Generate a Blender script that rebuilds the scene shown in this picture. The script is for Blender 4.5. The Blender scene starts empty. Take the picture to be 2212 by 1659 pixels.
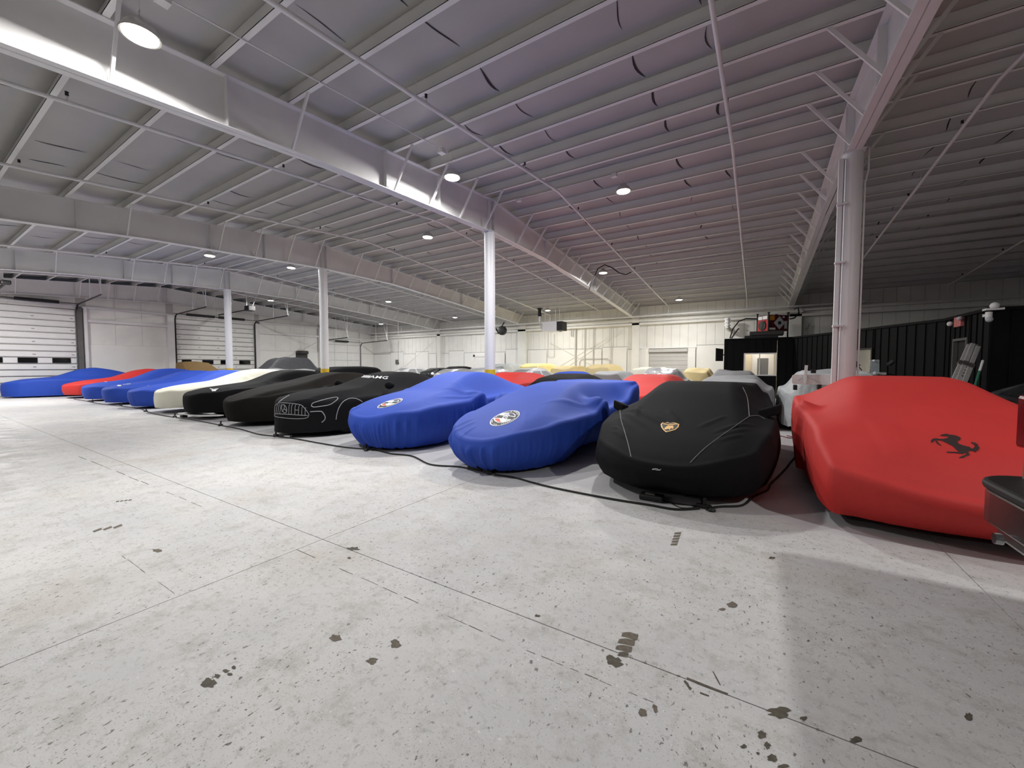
import bpy, bmesh, math, random
import numpy as np
from mathutils import Vector, Matrix
from mathutils.bvhtree import BVHTree
from mathutils.geometry import tessellate_polygon

random.seed(7)
np.random.seed(7)
SC = bpy.context.scene
COL = SC.collection
PI = math.pi

# ------------------------------------------------------------------ camera
IW, IH, FPX = 2212.0, 1659.0, 855.0
CAM = np.array([0.0, 0.0, 1.40])
PITCH = math.atan((792.0 - IH / 2) / FPX)
YAW = math.radians(31.807)
_fw = np.array([-math.sin(YAW), math.cos(YAW), 0.0])
RT = np.array([math.cos(YAW), math.sin(YAW), 0.0])
_up = np.array([0.0, 0.0, 1.0])
FW = _fw * math.cos(PITCH) + _up * math.sin(PITCH)
UP = _up * math.cos(PITCH) - _fw * math.sin(PITCH)
cam_d = bpy.data.cameras.new('camera')
cam_d.sensor_fit = 'HORIZONTAL'
cam_d.sensor_width = 36.0
cam_d.lens = 36.0 * FPX / IW
cam_d.clip_start = 0.05
cam_d.clip_end = 200
cam = bpy.data.objects.new('camera', cam_d)
COL.objects.link(cam)
cam.matrix_world = Matrix(((RT[0], UP[0], -FW[0], CAM[0]), (RT[1], UP[1], -FW[1], CAM[1]),
                           (RT[2], UP[2], -FW[2], CAM[2]), (0, 0, 0, 1)))
SC.camera = cam


def ray(x, y):
    return FW + RT * (x - IW / 2) / FPX - UP * (y - IH / 2) / FPX


def at(x, y, axis, val):
    """photo pixel -> world point on the plane axis=val"""
    d = ray(x, y)
    return CAM + d * ((val - CAM[axis]) / d[axis])


# ------------------------------------------------------------------ world, exposure
world = bpy.data.worlds.new('world')
SC.world = world
world.use_nodes = True
world.node_tree.nodes['Background'].inputs[0].default_value = (0.75, 0.82, 1.0, 1)
world.node_tree.nodes['Background'].inputs[1].default_value = 0.02
SC.view_settings.view_transform = 'Standard'
SC.view_settings.look = 'None'
SC.view_settings.gamma = 1.0
SC.view_settings.use_curve_mapping = False
SC.view_settings.exposure = 0.0
SC.cycles.use_denoising = True
SC.cycles.max_bounces = 8
SC.cycles.diffuse_bounces = 5
LAMP_W = 225.0


# ------------------------------------------------------------------ materials
def lin(c):
    return tuple(((v / 255.0) / 12.92 if v <= 10.3 else ((v / 255.0 + 0.055) / 1.055) ** 2.4) for v in c[:3]) + (1.0,)


def mat(name, rgb, rough=0.6, metal=0.0, var=0.0, vscale=3.0, bump=0.0, bscale=40.0, stretch=(1, 1, 1), sheen=0.0, emit=0.0,
        rvar=0.0, spec=0.5, bump2=0.0, b2scale=4.0):
    m = bpy.data.materials.new(name)
    m.use_nodes = True
    nt = m.node_tree
    b = nt.nodes['Principled BSDF']
    c = lin(rgb)
    b.inputs['Base Color'].default_value = c
    b.inputs['Roughness'].default_value = rough
    b.inputs['Metallic'].default_value = metal
    b.inputs['Specular IOR Level'].default_value = spec
    if sheen:
        b.inputs['Sheen Weight'].default_value = sheen
        b.inputs['Sheen Roughness'].default_value = 0.4
        b.inputs['Sheen Tint'].default_value = c
    if emit:
        b.inputs['Emission Color'].default_value = c
        b.inputs['Emission Strength'].default_value = emit
    if var or bump or rvar or bump2:
        tc = nt.nodes.new('ShaderNodeTexCoord')
        mp = nt.nodes.new('ShaderNodeMapping')
        mp.inputs['Scale'].default_value = stretch
        nt.links.new(tc.outputs['Object'], mp.inputs['Vector'])
    if var or rvar:
        n = nt.nodes.new('ShaderNodeTexNoise')
        n.inputs['Scale'].default_value = vscale
        n.inputs['Detail'].default_value = 6
        nt.links.new(mp.outputs[0], n.inputs['Vector'])
    if var:
        r = nt.nodes.new('ShaderNodeMapRange')
        r.inputs['From Min'].default_value = 0.3
        r.inputs['From Max'].default_value = 0.7
        r.inputs['To Min'].default_value = 1 - var
        r.inputs['To Max'].default_value = 1 + var
        nt.links.new(n.outputs['Fac'], r.inputs['Value'])
        mx = nt.nodes.new('ShaderNodeMix')
        mx.data_type = 'RGBA'
        mx.blend_type = 'MULTIPLY'
        mx.inputs['Factor'].default_value = 1
        mx.inputs['A'].default_value = c
        nt.links.new(r.outputs[0], mx.inputs['B'])
        nt.links.new(mx.outputs['Result'], b.inputs['Base Color'])
    if rvar:
        r2 = nt.nodes.new('ShaderNodeMapRange')
        r2.inputs['To Min'].default_value = max(0, rough - rvar)
        r2.inputs['To Max'].default_value = min(1, rough + rvar)
        nt.links.new(n.outputs['Fac'], r2.inputs['Value'])
        nt.links.new(r2.outputs[0], b.inputs['Roughness'])
    last = None
    for amt, s in ((bump2, b2scale), (bump, bscale)):
        if amt:
            n2 = nt.nodes.new('ShaderNodeTexNoise')
            n2.inputs['Scale'].default_value = s
            n2.inputs['Detail'].default_value = 4
            nt.links.new(mp.outputs[0], n2.inputs['Vector'])
            bp = nt.nodes.new('ShaderNodeBump')
            bp.inputs['Strength'].default_value = 1.0
            bp.inputs['Distance'].default_value = amt
            nt.links.new(n2.outputs['Fac'], bp.inputs['Height'])
            if last:
                nt.links.new(last.outputs[0], bp.inputs['Normal'])
            last = bp
    if last:
        nt.links.new(last.outputs[0], b.inputs['Normal'])
    return m


def floor_material():
    m = bpy.data.materials.new('worn_concrete')
    m.use_nodes = True
    nt = m.node_tree
    b = nt.nodes['Principled BSDF']
    L = nt.links.new
    geo = nt.nodes.new('ShaderNodeNewGeometry')

    def noise(scale, detail=8, rough=0.6, stretch=None, off=(0, 0, 0)):
        mp = nt.nodes.new('ShaderNodeMapping')
        mp.inputs['Scale'].default_value = stretch or (1, 1, 1)
        mp.inputs['Location'].default_value = off
        L(geo.outputs['Position'], mp.inputs['Vector'])
        n = nt.nodes.new('ShaderNodeTexNoise')
        n.inputs['Scale'].default_value = scale
        n.inputs['Detail'].default_value = detail
        n.inputs['Roughness'].default_value = rough
        L(mp.outputs[0], n.inputs['Vector'])
        return n.outputs['Fac']

    def ramp(v, a, c, lo=0.0, hi=1.0):
        r = nt.nodes.new('ShaderNodeMapRange')
        r.interpolation_type = 'SMOOTHSTEP'
        r.inputs['From Min'].default_value = a
        r.inputs['From Max'].default_value = c
        r.inputs['To Min'].default_value = lo
        r.inputs['To Max'].default_value = hi
        L(v, r.inputs['Value'])
        return r.outputs[0]

    def mix(f, a, c, mode='MIX'):
        x = nt.nodes.new('ShaderNodeMix')
        x.data_type = 'RGBA'
        x.blend_type = mode
        for s, v in (('Factor', f), ('A', a), ('B', c)):
            if isinstance(v, (int, float)):
                x.inputs[s].default_value = v
            elif isinstance(v, tuple):
                x.inputs[s].default_value = v
            else:
                L(v, x.inputs[s])
        return x.outputs['Result']

    def math_(op, a, c):
        x = nt.nodes.new('ShaderNodeMath')
        x.operation = op
        for i, v in enumerate((a, c)):
            if isinstance(v, (int, float)):
                x.inputs[i].default_value = v
            else:
                L(v, x.inputs[i])
        return x.outputs[0]

    lane = mix(ramp(noise(0.55, 5), 0.35, 0.68), lin((196, 196, 196)), lin((209, 208, 206)))
    lane = mix(ramp(noise(0.9, 6, 0.6, None, (3, 7, 0)), 0.5, 0.75), lane, lin((196, 191, 184)))
    lane = mix(ramp(noise(4.5, 10, 0.75), 0.47, 0.70, 0, 0.65), lane, lin((166, 163, 157)))
    lane = mix(ramp(noise(22, 8, 0.7), 0.52, 0.70, 0, 0.55), lane, lin((146, 143, 138)))
    # scattered chips: dark aggregate showing through the worn paint
    patch = ramp(noise(1.6, 4, 0.6, None, (9, 2, 0)), 0.34, 0.6, 0.4, 1.0)
    chips = ramp(noise(46, 3, 0.55, (1.0, 0.62, 1)), 0.635, 0.675)
    chips2 = ramp(noise(120, 2, 0.5), 0.63, 0.68)
    lane = mix(math_('MULTIPLY', chips, math_('MULTIPLY', patch, 0.85)), lane, lin((78, 74, 68)))
    lane = mix(math_('MULTIPLY', chips2, math_('MULTIPLY', patch, 0.6)), lane, lin((96, 92, 86)))
    lane = mix(math_('MULTIPLY', ramp(noise(60, 3, 0.5, None, (5, 5, 0)), 0.66, 0.72), 0.6), lane, lin((236, 235, 230)))
    park = mix(ramp(noise(0.8, 5), 0.35, 0.7), lin((178, 178, 180)), lin((192, 191, 192)))
    park = mix(ramp(noise(14, 8, 0.7), 0.55, 0.75, 0, 0.3), park, lin((160, 158, 158)))
    sep = nt.nodes.new('ShaderNodeSeparateXYZ')
    L(geo.outputs['Position'], sep.inputs[0])
    edge = math_('ADD', sep.outputs['Y'], math_('MULTIPLY', noise(1.3, 6), 1.1))
    col = mix(ramp(edge, 4.55, 5.0), lane, park)
    L(col, b.inputs['Base Color'])
    b.inputs['Roughness'].default_value = 0.5
    L(ramp(noise(3, 6), 0.3, 0.7, 0.42, 0.68), b.inputs['Roughness'])
    b.inputs['Specular IOR Level'].default_value = 0.35
    bp = nt.nodes.new('ShaderNodeBump')
    bp.inputs['Distance'].default_value = 0.004
    bp.inputs['Strength'].default_value = 0.5
    L(noise(34, 8, 0.7), bp.inputs['Height'])
    L(bp.outputs[0], b.inputs['Normal'])
    return m


def glassy(name, rgb, alpha, rough=0.15, bump=0.0, bscale=10):
    """thin clear film: part see-through, part glossy"""
    m = mat(name, rgb, rough, bump=bump, bscale=bscale)
    m.node_tree.nodes['Principled BSDF'].inputs['Alpha'].default_value = alpha
    return m


M = {}
M['steel'] = mat('white_painted_steel', (224, 223, 222), 0.45, var=0.04, vscale=2)
M['purlin'] = mat('pale_painted_purlin', (226, 225, 223), 0.5, var=0.04, vscale=2)
M['insul'] = mat('white_insulation_facing', (178, 176, 174), 0.5, var=0.05, vscale=1.2, bump2=0.012, b2scale=2.2)
M['slit'] = mat('dark_seam', (40, 38, 40), 0.8)
M['column'] = mat('glossy_white_column_paint', (222, 222, 224), 0.42, var=0.02)
M['yellow'] = mat('yellow_paint', (214, 178, 40), 0.45, var=0.06, vscale=6)
M['wallpaint'] = mat('white_wall_paint', (232, 231, 226), 0.6, var=0.05, vscale=1.5)
M['wallgrey'] = mat('grey_wall_liner', (190, 188, 185), 0.6, var=0.05, vscale=1.5)
M['board'] = mat('white_wall_board', (235, 234, 230), 0.6, var=0.03, vscale=1.2)
M['edge'] = mat('grey_board_edge', (138, 136, 132), 0.6)
M['doorw'] = mat('white_door_enamel', (232, 231, 228), 0.4, var=0.03, vscale=3)
M['black'] = mat('black_iron', (24, 23, 23), 0.5, var=0.1, vscale=20)
M['dgrey'] = mat('dark_grey_steel', (96, 94, 92), 0.5, var=0.1, vscale=4)
M['darkglass'] = mat('dark_door_glass', (14, 16, 18), 0.08)
M['siding'] = mat('black_metal_siding', (9, 9, 11), 0.6, spec=.15, var=0.1, vscale=2)
M['void'] = mat('dark_gap', (14, 13, 13), 0.9)
M['concrete'] = floor_material()
M['joint'] = mat('joint_filler', (112, 108, 102), 0.9, var=0.2, vscale=9)
M['mark'] = mat('brown_tyre_grime', (104, 96, 84), 0.8, var=0.3, vscale=60)
M['mark2'] = mat('dark_oil_grime', (82, 76, 64), 0.75, var=0.3, vscale=50)
M['lens'] = mat('lit_lamp_lens', (255, 246, 228), 0.4, emit=14.0)
M['alu'] = mat('cast_aluminium', (200, 200, 198), 0.35, metal=0.7, var=0.05, vscale=10)
M['rubber'] = mat('black_rubber', (20, 20, 20), 0.6, var=0.15, vscale=30)
M['tyre'] = mat('tyre_rubber', (24, 24, 24), 0.75, bump=0.002, bscale=90)
M['rim'] = mat('wheel_metal', (120, 120, 122), 0.3, metal=0.9)
CL = dict(bump=0.0012, bscale=260, sheen=0.12)
M['red'] = mat('red_stretch_fabric', (196, 44, 40), 0.68, var=0.05, vscale=1.5, bump2=0.006, b2scale=1.6, **CL)
M['blue'] = mat('royal_blue_stretch_fabric', (26, 68, 172), 0.7, var=0.05, vscale=1.5, bump2=0.006, b2scale=2.0, **CL)
M['blackcloth'] = mat('black_stretch_fabric', (17, 17, 20), 0.8, var=0.06, vscale=2, bump2=0.006, b2scale=2.5, bump=.0012, bscale=260, spec=.14)
M['browncloth'] = mat('soot_brown_fabric', (24, 21, 18), 0.8, var=0.06, vscale=2, bump2=0.006, b2scale=2, bump=.0012, bscale=260, spec=.14)
M['cream'] = mat('cream_fabric', (226, 224, 208), 0.7, var=0.04, vscale=2, bump2=0.012, b2scale=3, **CL)
M['tan'] = mat('tan_tarpaulin', (132, 108, 66), 0.75, var=0.08, vscale=2, bump2=0.02, b2scale=3, **CL)
M['sand'] = mat('sand_flannel', (220, 200, 148), 0.75, var=0.06, vscale=2, bump2=0.02, b2scale=4, **CL)
M['lemon'] = mat('pale_yellow_flannel', (236, 222, 150), 0.75, var=0.05, vscale=2, bump2=0.02, b2scale=4, **CL)
M['grey'] = mat('grey_nonwoven_cover', (146, 147, 149), 0.8, var=0.08, vscale=2, bump2=0.02, b2scale=4, **CL)
M['greyl'] = mat('light_grey_nonwoven_cover', (170, 174, 176), 0.8, var=0.1, vscale=3, bump2=0.03, b2scale=5, **CL)
M['charcoal'] = mat('charcoal_tarpaulin', (62, 63, 67), 0.6, var=0.1, vscale=2, bump2=0.03, b2scale=4, **CL)
M['film'] = glassy('clear_plastic_film', (240, 242, 245), 0.36, 0.18, bump=0.03, bscale=7)
M['silverfilm'] = mat('silver_plastic_film', (205, 207, 212), 0.22, metal=0.45, var=0.15, vscale=3, bump=0.05, bscale=5)
M['white'] = mat('white_paint', (232, 232, 232), 0.35)
M['carwhite'] = mat('white_car_paint', (234, 234, 234), 0.2, spec=0.6)
M['cardark'] = mat('dark_car_paint', (34, 36, 40), 0.2, spec=0.6)
M['carblue'] = mat('slate_blue_car_paint', (96, 108, 140), 0.25, spec=0.6)
M['cargrey'] = mat('grey_car_paint', (150, 152, 154), 0.25, spec=0.6)
M['carglass'] = mat('tinted_car_glass', (22, 26, 30), 0.06, spec=0.7)
M['wtext'] = mat('white_print', (228, 230, 232), 0.6)
M['gtext'] = mat('grey_piping', (112, 112, 116), 0.6)
M['ltext'] = mat('silver_grey_piping', (158, 158, 162), 0.5)
M['horse'] = mat('dark_brown_print', (46, 26, 24), 0.7)
M['gold'] = mat('gold_embroidery', (214, 168, 84), 0.5, metal=0.2)
M['bprint'] = mat('black_print', (16, 18, 18), 0.6)
M['navy'] = mat('navy_print', (48, 50, 86), 0.6)
M['rprint'] = mat('orange_red_print', (214, 84, 52), 0.6)
M['gprint'] = mat('light_grey_print', (190, 192, 196), 0.6)
M['creamwall'] = mat('cream_room_wall', (232, 220, 196), 0.7)
M['genred'] = mat('red_machine_enamel', (176, 26, 32), 0.4, var=0.05)
M['gendark'] = mat('dark_red_machine_enamel', (84, 14, 20), 0.45, var=0.08)
M['orange'] = mat('orange_label', (196, 132, 44), 0.5)
M['pinkwhite'] = mat('white_laminate', (226, 214, 216), 0.5, var=0.03, vscale=2)
M['chrome'] = mat('chrome', (196, 196, 198), 0.12, metal=1.0)
M['smoke'] = mat('dark_chrome', (138, 136, 134), 0.2, metal=0.9)
M['tail'] = mat('red_lamp_plastic', (104, 8, 16), 0.2, spec=0.4)
M['truckpaint'] = mat('taupe_truck_paint', (110, 96, 90), 0.25, spec=0.6)
M['green'] = mat('green_fibreglass', (44, 112, 88), 0.5)
M['exitred'] = mat('faded_red_sign', (206, 120, 118), 0.5)
M['clearsc'] = glassy('clear_windscreen', (210, 220, 225), 0.25, 0.05)
M['winglass'] = glassy('window_glass', (220, 228, 230), 0.12, 0.03)
M['ptile'] = mat('dark_plate', (48, 46, 46), 0.5)


# ------------------------------------------------------------------ mesh builder and tagging
class MB:
    def __init__(self):
        self.v, self.f = [], []

    def add(self, vs, fs):
        n = len(self.v)
        self.v += [tuple(float(c) for c in p) for p in vs]
        self.f += [tuple(i + n for i in f) for f in fs]
        return self

    def box(self, x0, x1, y0, y1, z0, z1):
        return self.add([(x0, y0, z0), (x1, y0, z0), (x1, y1, z0), (x0, y1, z0), (x0, y0, z1), (x1, y0, z1), (x1, y1, z1), (x0, y1, z1)],
                        [(0, 3, 2, 1), (4, 5, 6, 7), (0, 1, 5, 4), (1, 2, 6, 5), (2, 3, 7, 6), (3, 0, 4, 7)])

    def obox(self, c, ax, ay, az):
        c, ax, ay, az = [np.array(q, float) for q in (c, ax, ay, az)]
        if np.dot(np.cross(ax, ay), az) < 0:
            az = -az
        vs = [c + sx * ax + sy * ay + sz * az for sz in (-1, 1) for sx, sy in ((-1, -1), (1, -1), (1, 1), (-1, 1))]
        return self.add(vs, [(0, 3, 2, 1), (4, 5, 6, 7), (0, 1, 5, 4), (1, 2, 6, 5), (2, 3, 7, 6), (3, 0, 4, 7)])

    def bar(self, p0, p1, w, h=None, up=(0, 0, 1)):
        p0, p1 = np.array(p0, float), np.array(p1, float)
        d = p1 - p0
        L_ = np.linalg.norm(d)
        d = d / L_
        u = np.array(up, float)
        if abs(np.dot(u, d)) > 0.98:
            u = np.array((0, 1.0, 0))
        s = np.cross(d, u)
        s /= np.linalg.norm(s)
        u = np.cross(s, d)
        return self.obox((p0 + p1) / 2, d * L_ / 2, s * w / 2, u * (h or w) / 2)

    def tube(self, pts, r, n=8, caps=True, r1=None):
        P = [np.array(p, float) for p in pts]
        m = len(P)
        vs, fs = [], []
        prev = None
        for i in range(m):
            d = P[min(i + 1, m - 1)] - P[max(i - 1, 0)]
            d = d / (np.linalg.norm(d) + 1e-9)
            if prev is None:
                a = np.array((0, 0, 1.0)) if abs(d[2]) < 0.9 else np.array((1.0, 0, 0))
            else:
                a = prev
            s = a - d * np.dot(a, d)
            s /= np.linalg.norm(s) + 1e-9
            prev = s
            t = np.cross(d, s)
            rr = r if r1 is None else r + (r1 - r) * i / (m - 1)
            for k in range(n):
                q = 2 * PI * k / n
                vs.append(P[i] + rr * (math.cos(q) * s + math.sin(q) * t))
        for i in range(m - 1):
            for k in range(n):
                a, b = i * n + k, i * n + (k + 1) % n
                fs.append((a, b, b + n, a + n))
        if caps:
            fs.append(tuple(range(n - 1, -1, -1)))
            fs.append(tuple((m - 1) * n + k for k in range(n)))
        return self.add(vs, fs)

    def lathe(self, prof, c=(0, 0, 0), n=20, axis=2):
        """prof: list of (radius, height along axis)"""
        vs, fs = [], []
        for r, h in prof:
            for k in range(n):
                q = 2 * PI * k / n
                a, b = r * math.cos(q), r * math.sin(q)
                p = (a, b, h) if axis == 2 else ((h, a, b) if axis == 0 else (b, h, a))
                vs.append((p[0] + c[0], p[1] + c[1], p[2] + c[2]))
        m = len(prof)
        for i in range(m - 1):
            for k in range(n):
                a, b = i * n + k, i * n + (k + 1) % n
                fs.append((a, b, b + n, a + n))
        fs.append(tuple(range(n - 1, -1, -1)))
        fs.append(tuple((m - 1) * n + k for k in range(n)))
        return self.add(vs, fs)

    def ball(self, c, rx, ry, rz, n=12, m=8):
        prof = []
        vs, fs = [], []
        for i in range(m + 1):
            th = PI * i / m
            for k in range(n):
                q = 2 * PI * k / n
                vs.append((c[0] + rx * math.sin(th) * math.cos(q), c[1] + ry * math.sin(th) * math.sin(q), c[2] - rz * math.cos(th)))
        for i in range(m):
            for k in range(n):
                a, b = i * n + k, i * n + (k + 1) % n
                fs.append((a, b, b + n, a + n))
        return self.add(vs, fs)

    def prism(self, pts, ext):
        """flat polygon (3D points) pushed along ext"""
        n = len(pts)
        e = np.array(ext, float)
        vs = [np.array(p, float) for p in pts] + [np.array(p, float) + e for p in pts]
        fs = [tuple(range(n - 1, -1, -1)), tuple(range(n, 2 * n))]
        for i in range(n):
            j = (i + 1) % n
            fs.append((i, j, j + n, i + n))
        return self.add(vs, fs)

    def build(self, name, m, parent=None, smooth=False, local=False, bevel=0.0):
        me = bpy.data.meshes.new(name)
        V = self.v
        if parent is not None and not local:
            o = root_loc(parent)
            V = [(x - o[0], y - o[1], z - o[2]) for x, y, z in V]
        me.from_pydata(V, [], self.f)
        me.materials.append(m)
        if smooth:
            me.polygons.foreach_set('use_smooth', [True] * len(me.polygons))
        me.update()
        if smooth == 1 and smooth is True:
            me.set_sharp_from_angle(angle=math.radians(48))
        o = bpy.data.objects.new(name, me)
        COL.objects.link(o)
        if parent is not None:
            o.parent = parent
        if bevel:
            md = o.modifiers.new('bevel', 'BEVEL')
            md.width = bevel
            md.segments = 2
        return o


def root_loc(o):
    while o.parent is not None:
        o = o.parent
    return tuple(o.location)


def tag(o, label, cat, group=None):
    o['label'] = label
    o['category'] = cat
    if group:
        o['group'] = group
    return o


def thing(name, label, cat, loc=(0, 0, 0), group=None):
    o = bpy.data.objects.new(name, None)
    o.empty_display_size = 0.2
    COL.objects.link(o)
    o.location = loc
    return tag(o, label, cat, group)


def struct(o):
    o['kind'] = 'structure'
    return o


def stuff(o):
    o['kind'] = 'stuff'
    return o


def shared(o, name, parent, loc=(0, 0, 0)):
    c = bpy.data.objects.new(name, o.data)
    COL.objects.link(c)
    c.parent = parent
    c.location = loc
    return c


# ------------------------------------------------------------------ building frame numbers
XF = [9.01, 1.32, -6.37, -14.06, -21.75, -29.44]        # rafters, right to left
XL, XR_, YB, YN = -29.9, 9.3, 24.2, -14.0               # inner faces: left, right, back, near
YR = 9.1                                               # ridge and column line


def rtop(y):
    return 5.98 - (0.09 * (YR - y) if y < YR else 0.068 * (y - YR))


def rbot(y):
    return float(np.interp(y, [-14, 0, 4, 9.1, 12.4, 17.3, 24.2], [3.2, 4.45, 4.82, 5.1, 5.1, 4.8, 4.28]))


# ------------------------------------------------------------------ floor
fl = MB().box(XL - .2, XR_ + .2, YN - .2, YB + .2, -0.12, -0.006).build('floor', M['joint'])
struct(fl)
xs = [XL - .1, -25.6, -21.1, -16.6, -12.1, -7.7, -2.97, 1.235, 5.7, XR_ + .1]
ys = [YN - .1, -9.0, -5.4, -1.8, 1.87, 5.9, 10.4, 14.9, 19.4, YB + .1]
for i in range(len(xs) - 1):
    for j in range(len(ys) - 1):
        g = 0.003
        MB().box(xs[i] + g, xs[i + 1] - g, ys[j] + g, ys[j + 1] - g, -0.05, 0.0).build('slab', M['concrete'], fl)


def blob(cx, cy, rx, ry, n=14, jag=0.35):
    return [(cx + rx * math.cos(2 * PI * k / n) * (1 + random.uniform(-jag, jag)),
             cy + ry * math.sin(2 * PI * k / n) * (1 + random.uniform(-jag, jag))) for k in range(n)]


def floor_decal(polys, name, m, z=0.0012, px=True):
    mb = MB()
    for p in polys:
        q = [at(x, y, 2, z) for x, y in p] if px else [(x, y, z) for x, y in p]
        tr = tessellate_polygon([[Vector((a[0], a[1], 0)) for a in q]])
        vs = [(a[0], a[1], z) for a in q]
        fs = []
        for t in tr:
            a, b, c = [np.array(vs[i]) for i in t]
            fs.append(t if np.cross(b - a, c - a)[2] > 0 else (t[0], t[2], t[1]))
        mb.add(vs, fs)
    return mb.build(name, m, fl)


def band(p, q, w):
    (x0, y0), (x1, y1) = p, q
    L_ = math.hypot(x1 - x0, y1 - y0)
    nx, ny = -(y1 - y0) / L_ * w / 2, (x1 - x0) / L_ * w / 2
    out = []
    for t, s in ((0, 1), (.3, 1), (.6, 1), (1, 1), (1, -1), (.7, -1), (.4, -1), (0, -1)):
        k = random.uniform(.6, 1.25)
        out.append((x0 + (x1 - x0) * t + nx * s * k, y0 + (y1 - y0) * t + ny * s * k))
    return out


tread = []
for (x0, y0, x1, y1) in ((1346, 1366, 1379, 1381), (1338, 1380, 1372, 1393), (1333, 1394, 1366, 1407), (1338, 1408, 1358, 1418)):
    tread.append([(x0, y0), (x0 + 14, y0 - 1), (x1, y1 - 10), (x1 - 2, y1 + 1), (x1 - 6, y1 + 2), (x0 + 6, y0 + 10), (x0 - 4, y0 + 8)])
for k in range(5):
    a, b = 1458 + k * -2, 1150 + k * 6
    tread.append([(a, b), (a + 14, b - 1), (a + 12, b + 4), (a - 2, b + 4)])
for k in range(3):
    tread.append([(200 + 22 * k, 1147 - 4 * k), (218 + 22 * k, 1140 - 4 * k), (221 + 22 * k, 1143 - 4 * k), (203 + 22 * k, 1150 - 4 * k)])
tread += [blob(340, 1189, 11, 4), blob(726, 1378, 13, 8), blob(855, 1390, 12, 9), blob(804, 1427, 11, 7), blob(1580, 1306, 13, 6),
          blob(1388, 1540, 9, 9), blob(1415, 1530, 5, 9), blob(1560, 1316, 6, 3)]
for k in range(4):
    tread.append([(250 + 9 * k, 1083 - k), (257 + 9 * k, 1081 - k), (258 + 9 * k, 1083 - k), (251 + 9 * k, 1085 - k)])
floor_decal(tread, 'tyre_mark', M['mark'])
oil = [blob(1326, 1427, 20, 11, 18, .45), blob(451, 1476, 14, 9, 16, .5), blob(470, 1460, 7, 4), blob(488, 1449, 8, 3), blob(505, 1441, 5, 4),
       blob(497, 1456, 6, 3), blob(1347, 1413, 12, 4), blob(1684, 1539, 24, 10, 16, .45), blob(1736, 1551, 8, 4), blob(1645, 1587, 9, 10, 12, .4),
       blob(1658, 1610, 6, 7), blob(1607, 1612, 7, 4), blob(1668, 1637, 10, 8), blob(1637, 1627, 4, 3), blob(1848, 1598, 12, 6, 12, .4),
       blob(2092, 1547, 9, 8), blob(762, 1185, 13, 4, 14, .5), blob(1690, 1655, 12, 4), band((1484, 1465), (1572, 1500), 5),
       band((1478, 1470), (1492, 1489), 6), band((1512, 1496), (1532, 1503), 3), band((1540, 1450), (1556, 1480), 2.5), blob(754, 1205, 4, 2),
       blob(1160, 1330, 6, 2.5), blob(1667, 1205, 7, 2.5)]
floor_decal(oil, 'oil_stain', M['mark2'], 0.0014)
lines = []
for (x0, y0, x1, y1) in ((640, 1186, 1106, 1392), (1106, 1392, 1420, 1520), (170, 985, 440, 1096), (250, 1190, 380, 1284)):
    n = 10
    for k in range(n):
        if random.random() < 0.8:
            a, b = k / n, (k + random.uniform(.5, .95)) / n
            j = random.uniform(-1, 1)
            lines.append(band((x0 + (x1 - x0) * a, y0 + (y1 - y0) * a + j), (x0 + (x1 - x0) * b, y0 + (y1 - y0) * b + j), random.uniform(.7, 1.4)))
floor_decal(lines, 'hairline_crack', M['joint'], 0.001)

# ------------------------------------------------------------------ ceiling: purlins and sagging insulation
yp = sorted([8.75 - 1.03 * k for k in range(0, 23)] + [9.45 + 0.985 * k for k in range(0, 15)] + [YB - 0.02])
ceil = bpy.data.objects.new('ceiling', None)
COL.objects.link(ceil)
struct(ceil)
dk = MB()
for a, b in ((YN - .3, YR), (YR, YB + .3)):
    dk.add([(XL - .3, a, rtop(a) + .38), (XR_ + .3, a, rtop(a) + .38), (XR_ + .3, b, rtop(b) + .38), (XL - .3, b, rtop(b) + .38),
            (XL - .3, a, rtop(a) + .42), (XR_ + .3, a, rtop(a) + .42), (XR_ + .3, b, rtop(b) + .42), (XL - .3, b, rtop(b) + .42)],
           [(0, 3, 2, 1), (4, 5, 6, 7), (0, 1, 5, 4), (1, 2, 6, 5), (2, 3, 7, 6), (3, 0, 4, 7)])
dk.build('roof_deck', M['wallgrey'], ceil)
PH = 0.245
for y in yp:
    z = rtop(y)
    mb = MB()
    x0, x1 = XL, XR_
    mb.box(x0, x1, y - .004, y + .004, z + .004, z + PH)
    mb.box(x0, x1, y - .066, y + .004, z, z + .007)
    mb.box(x0, x1, y - .066, y - .061, z, z + .018)
    mb.box(x0, x1, y - .004, y + .066, z + PH - .007, z + PH)
    mb.build('purlin', M['purlin'], ceil)
slit = MB()
bays = list(zip(XF[1:], XF[:-1]))
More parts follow.
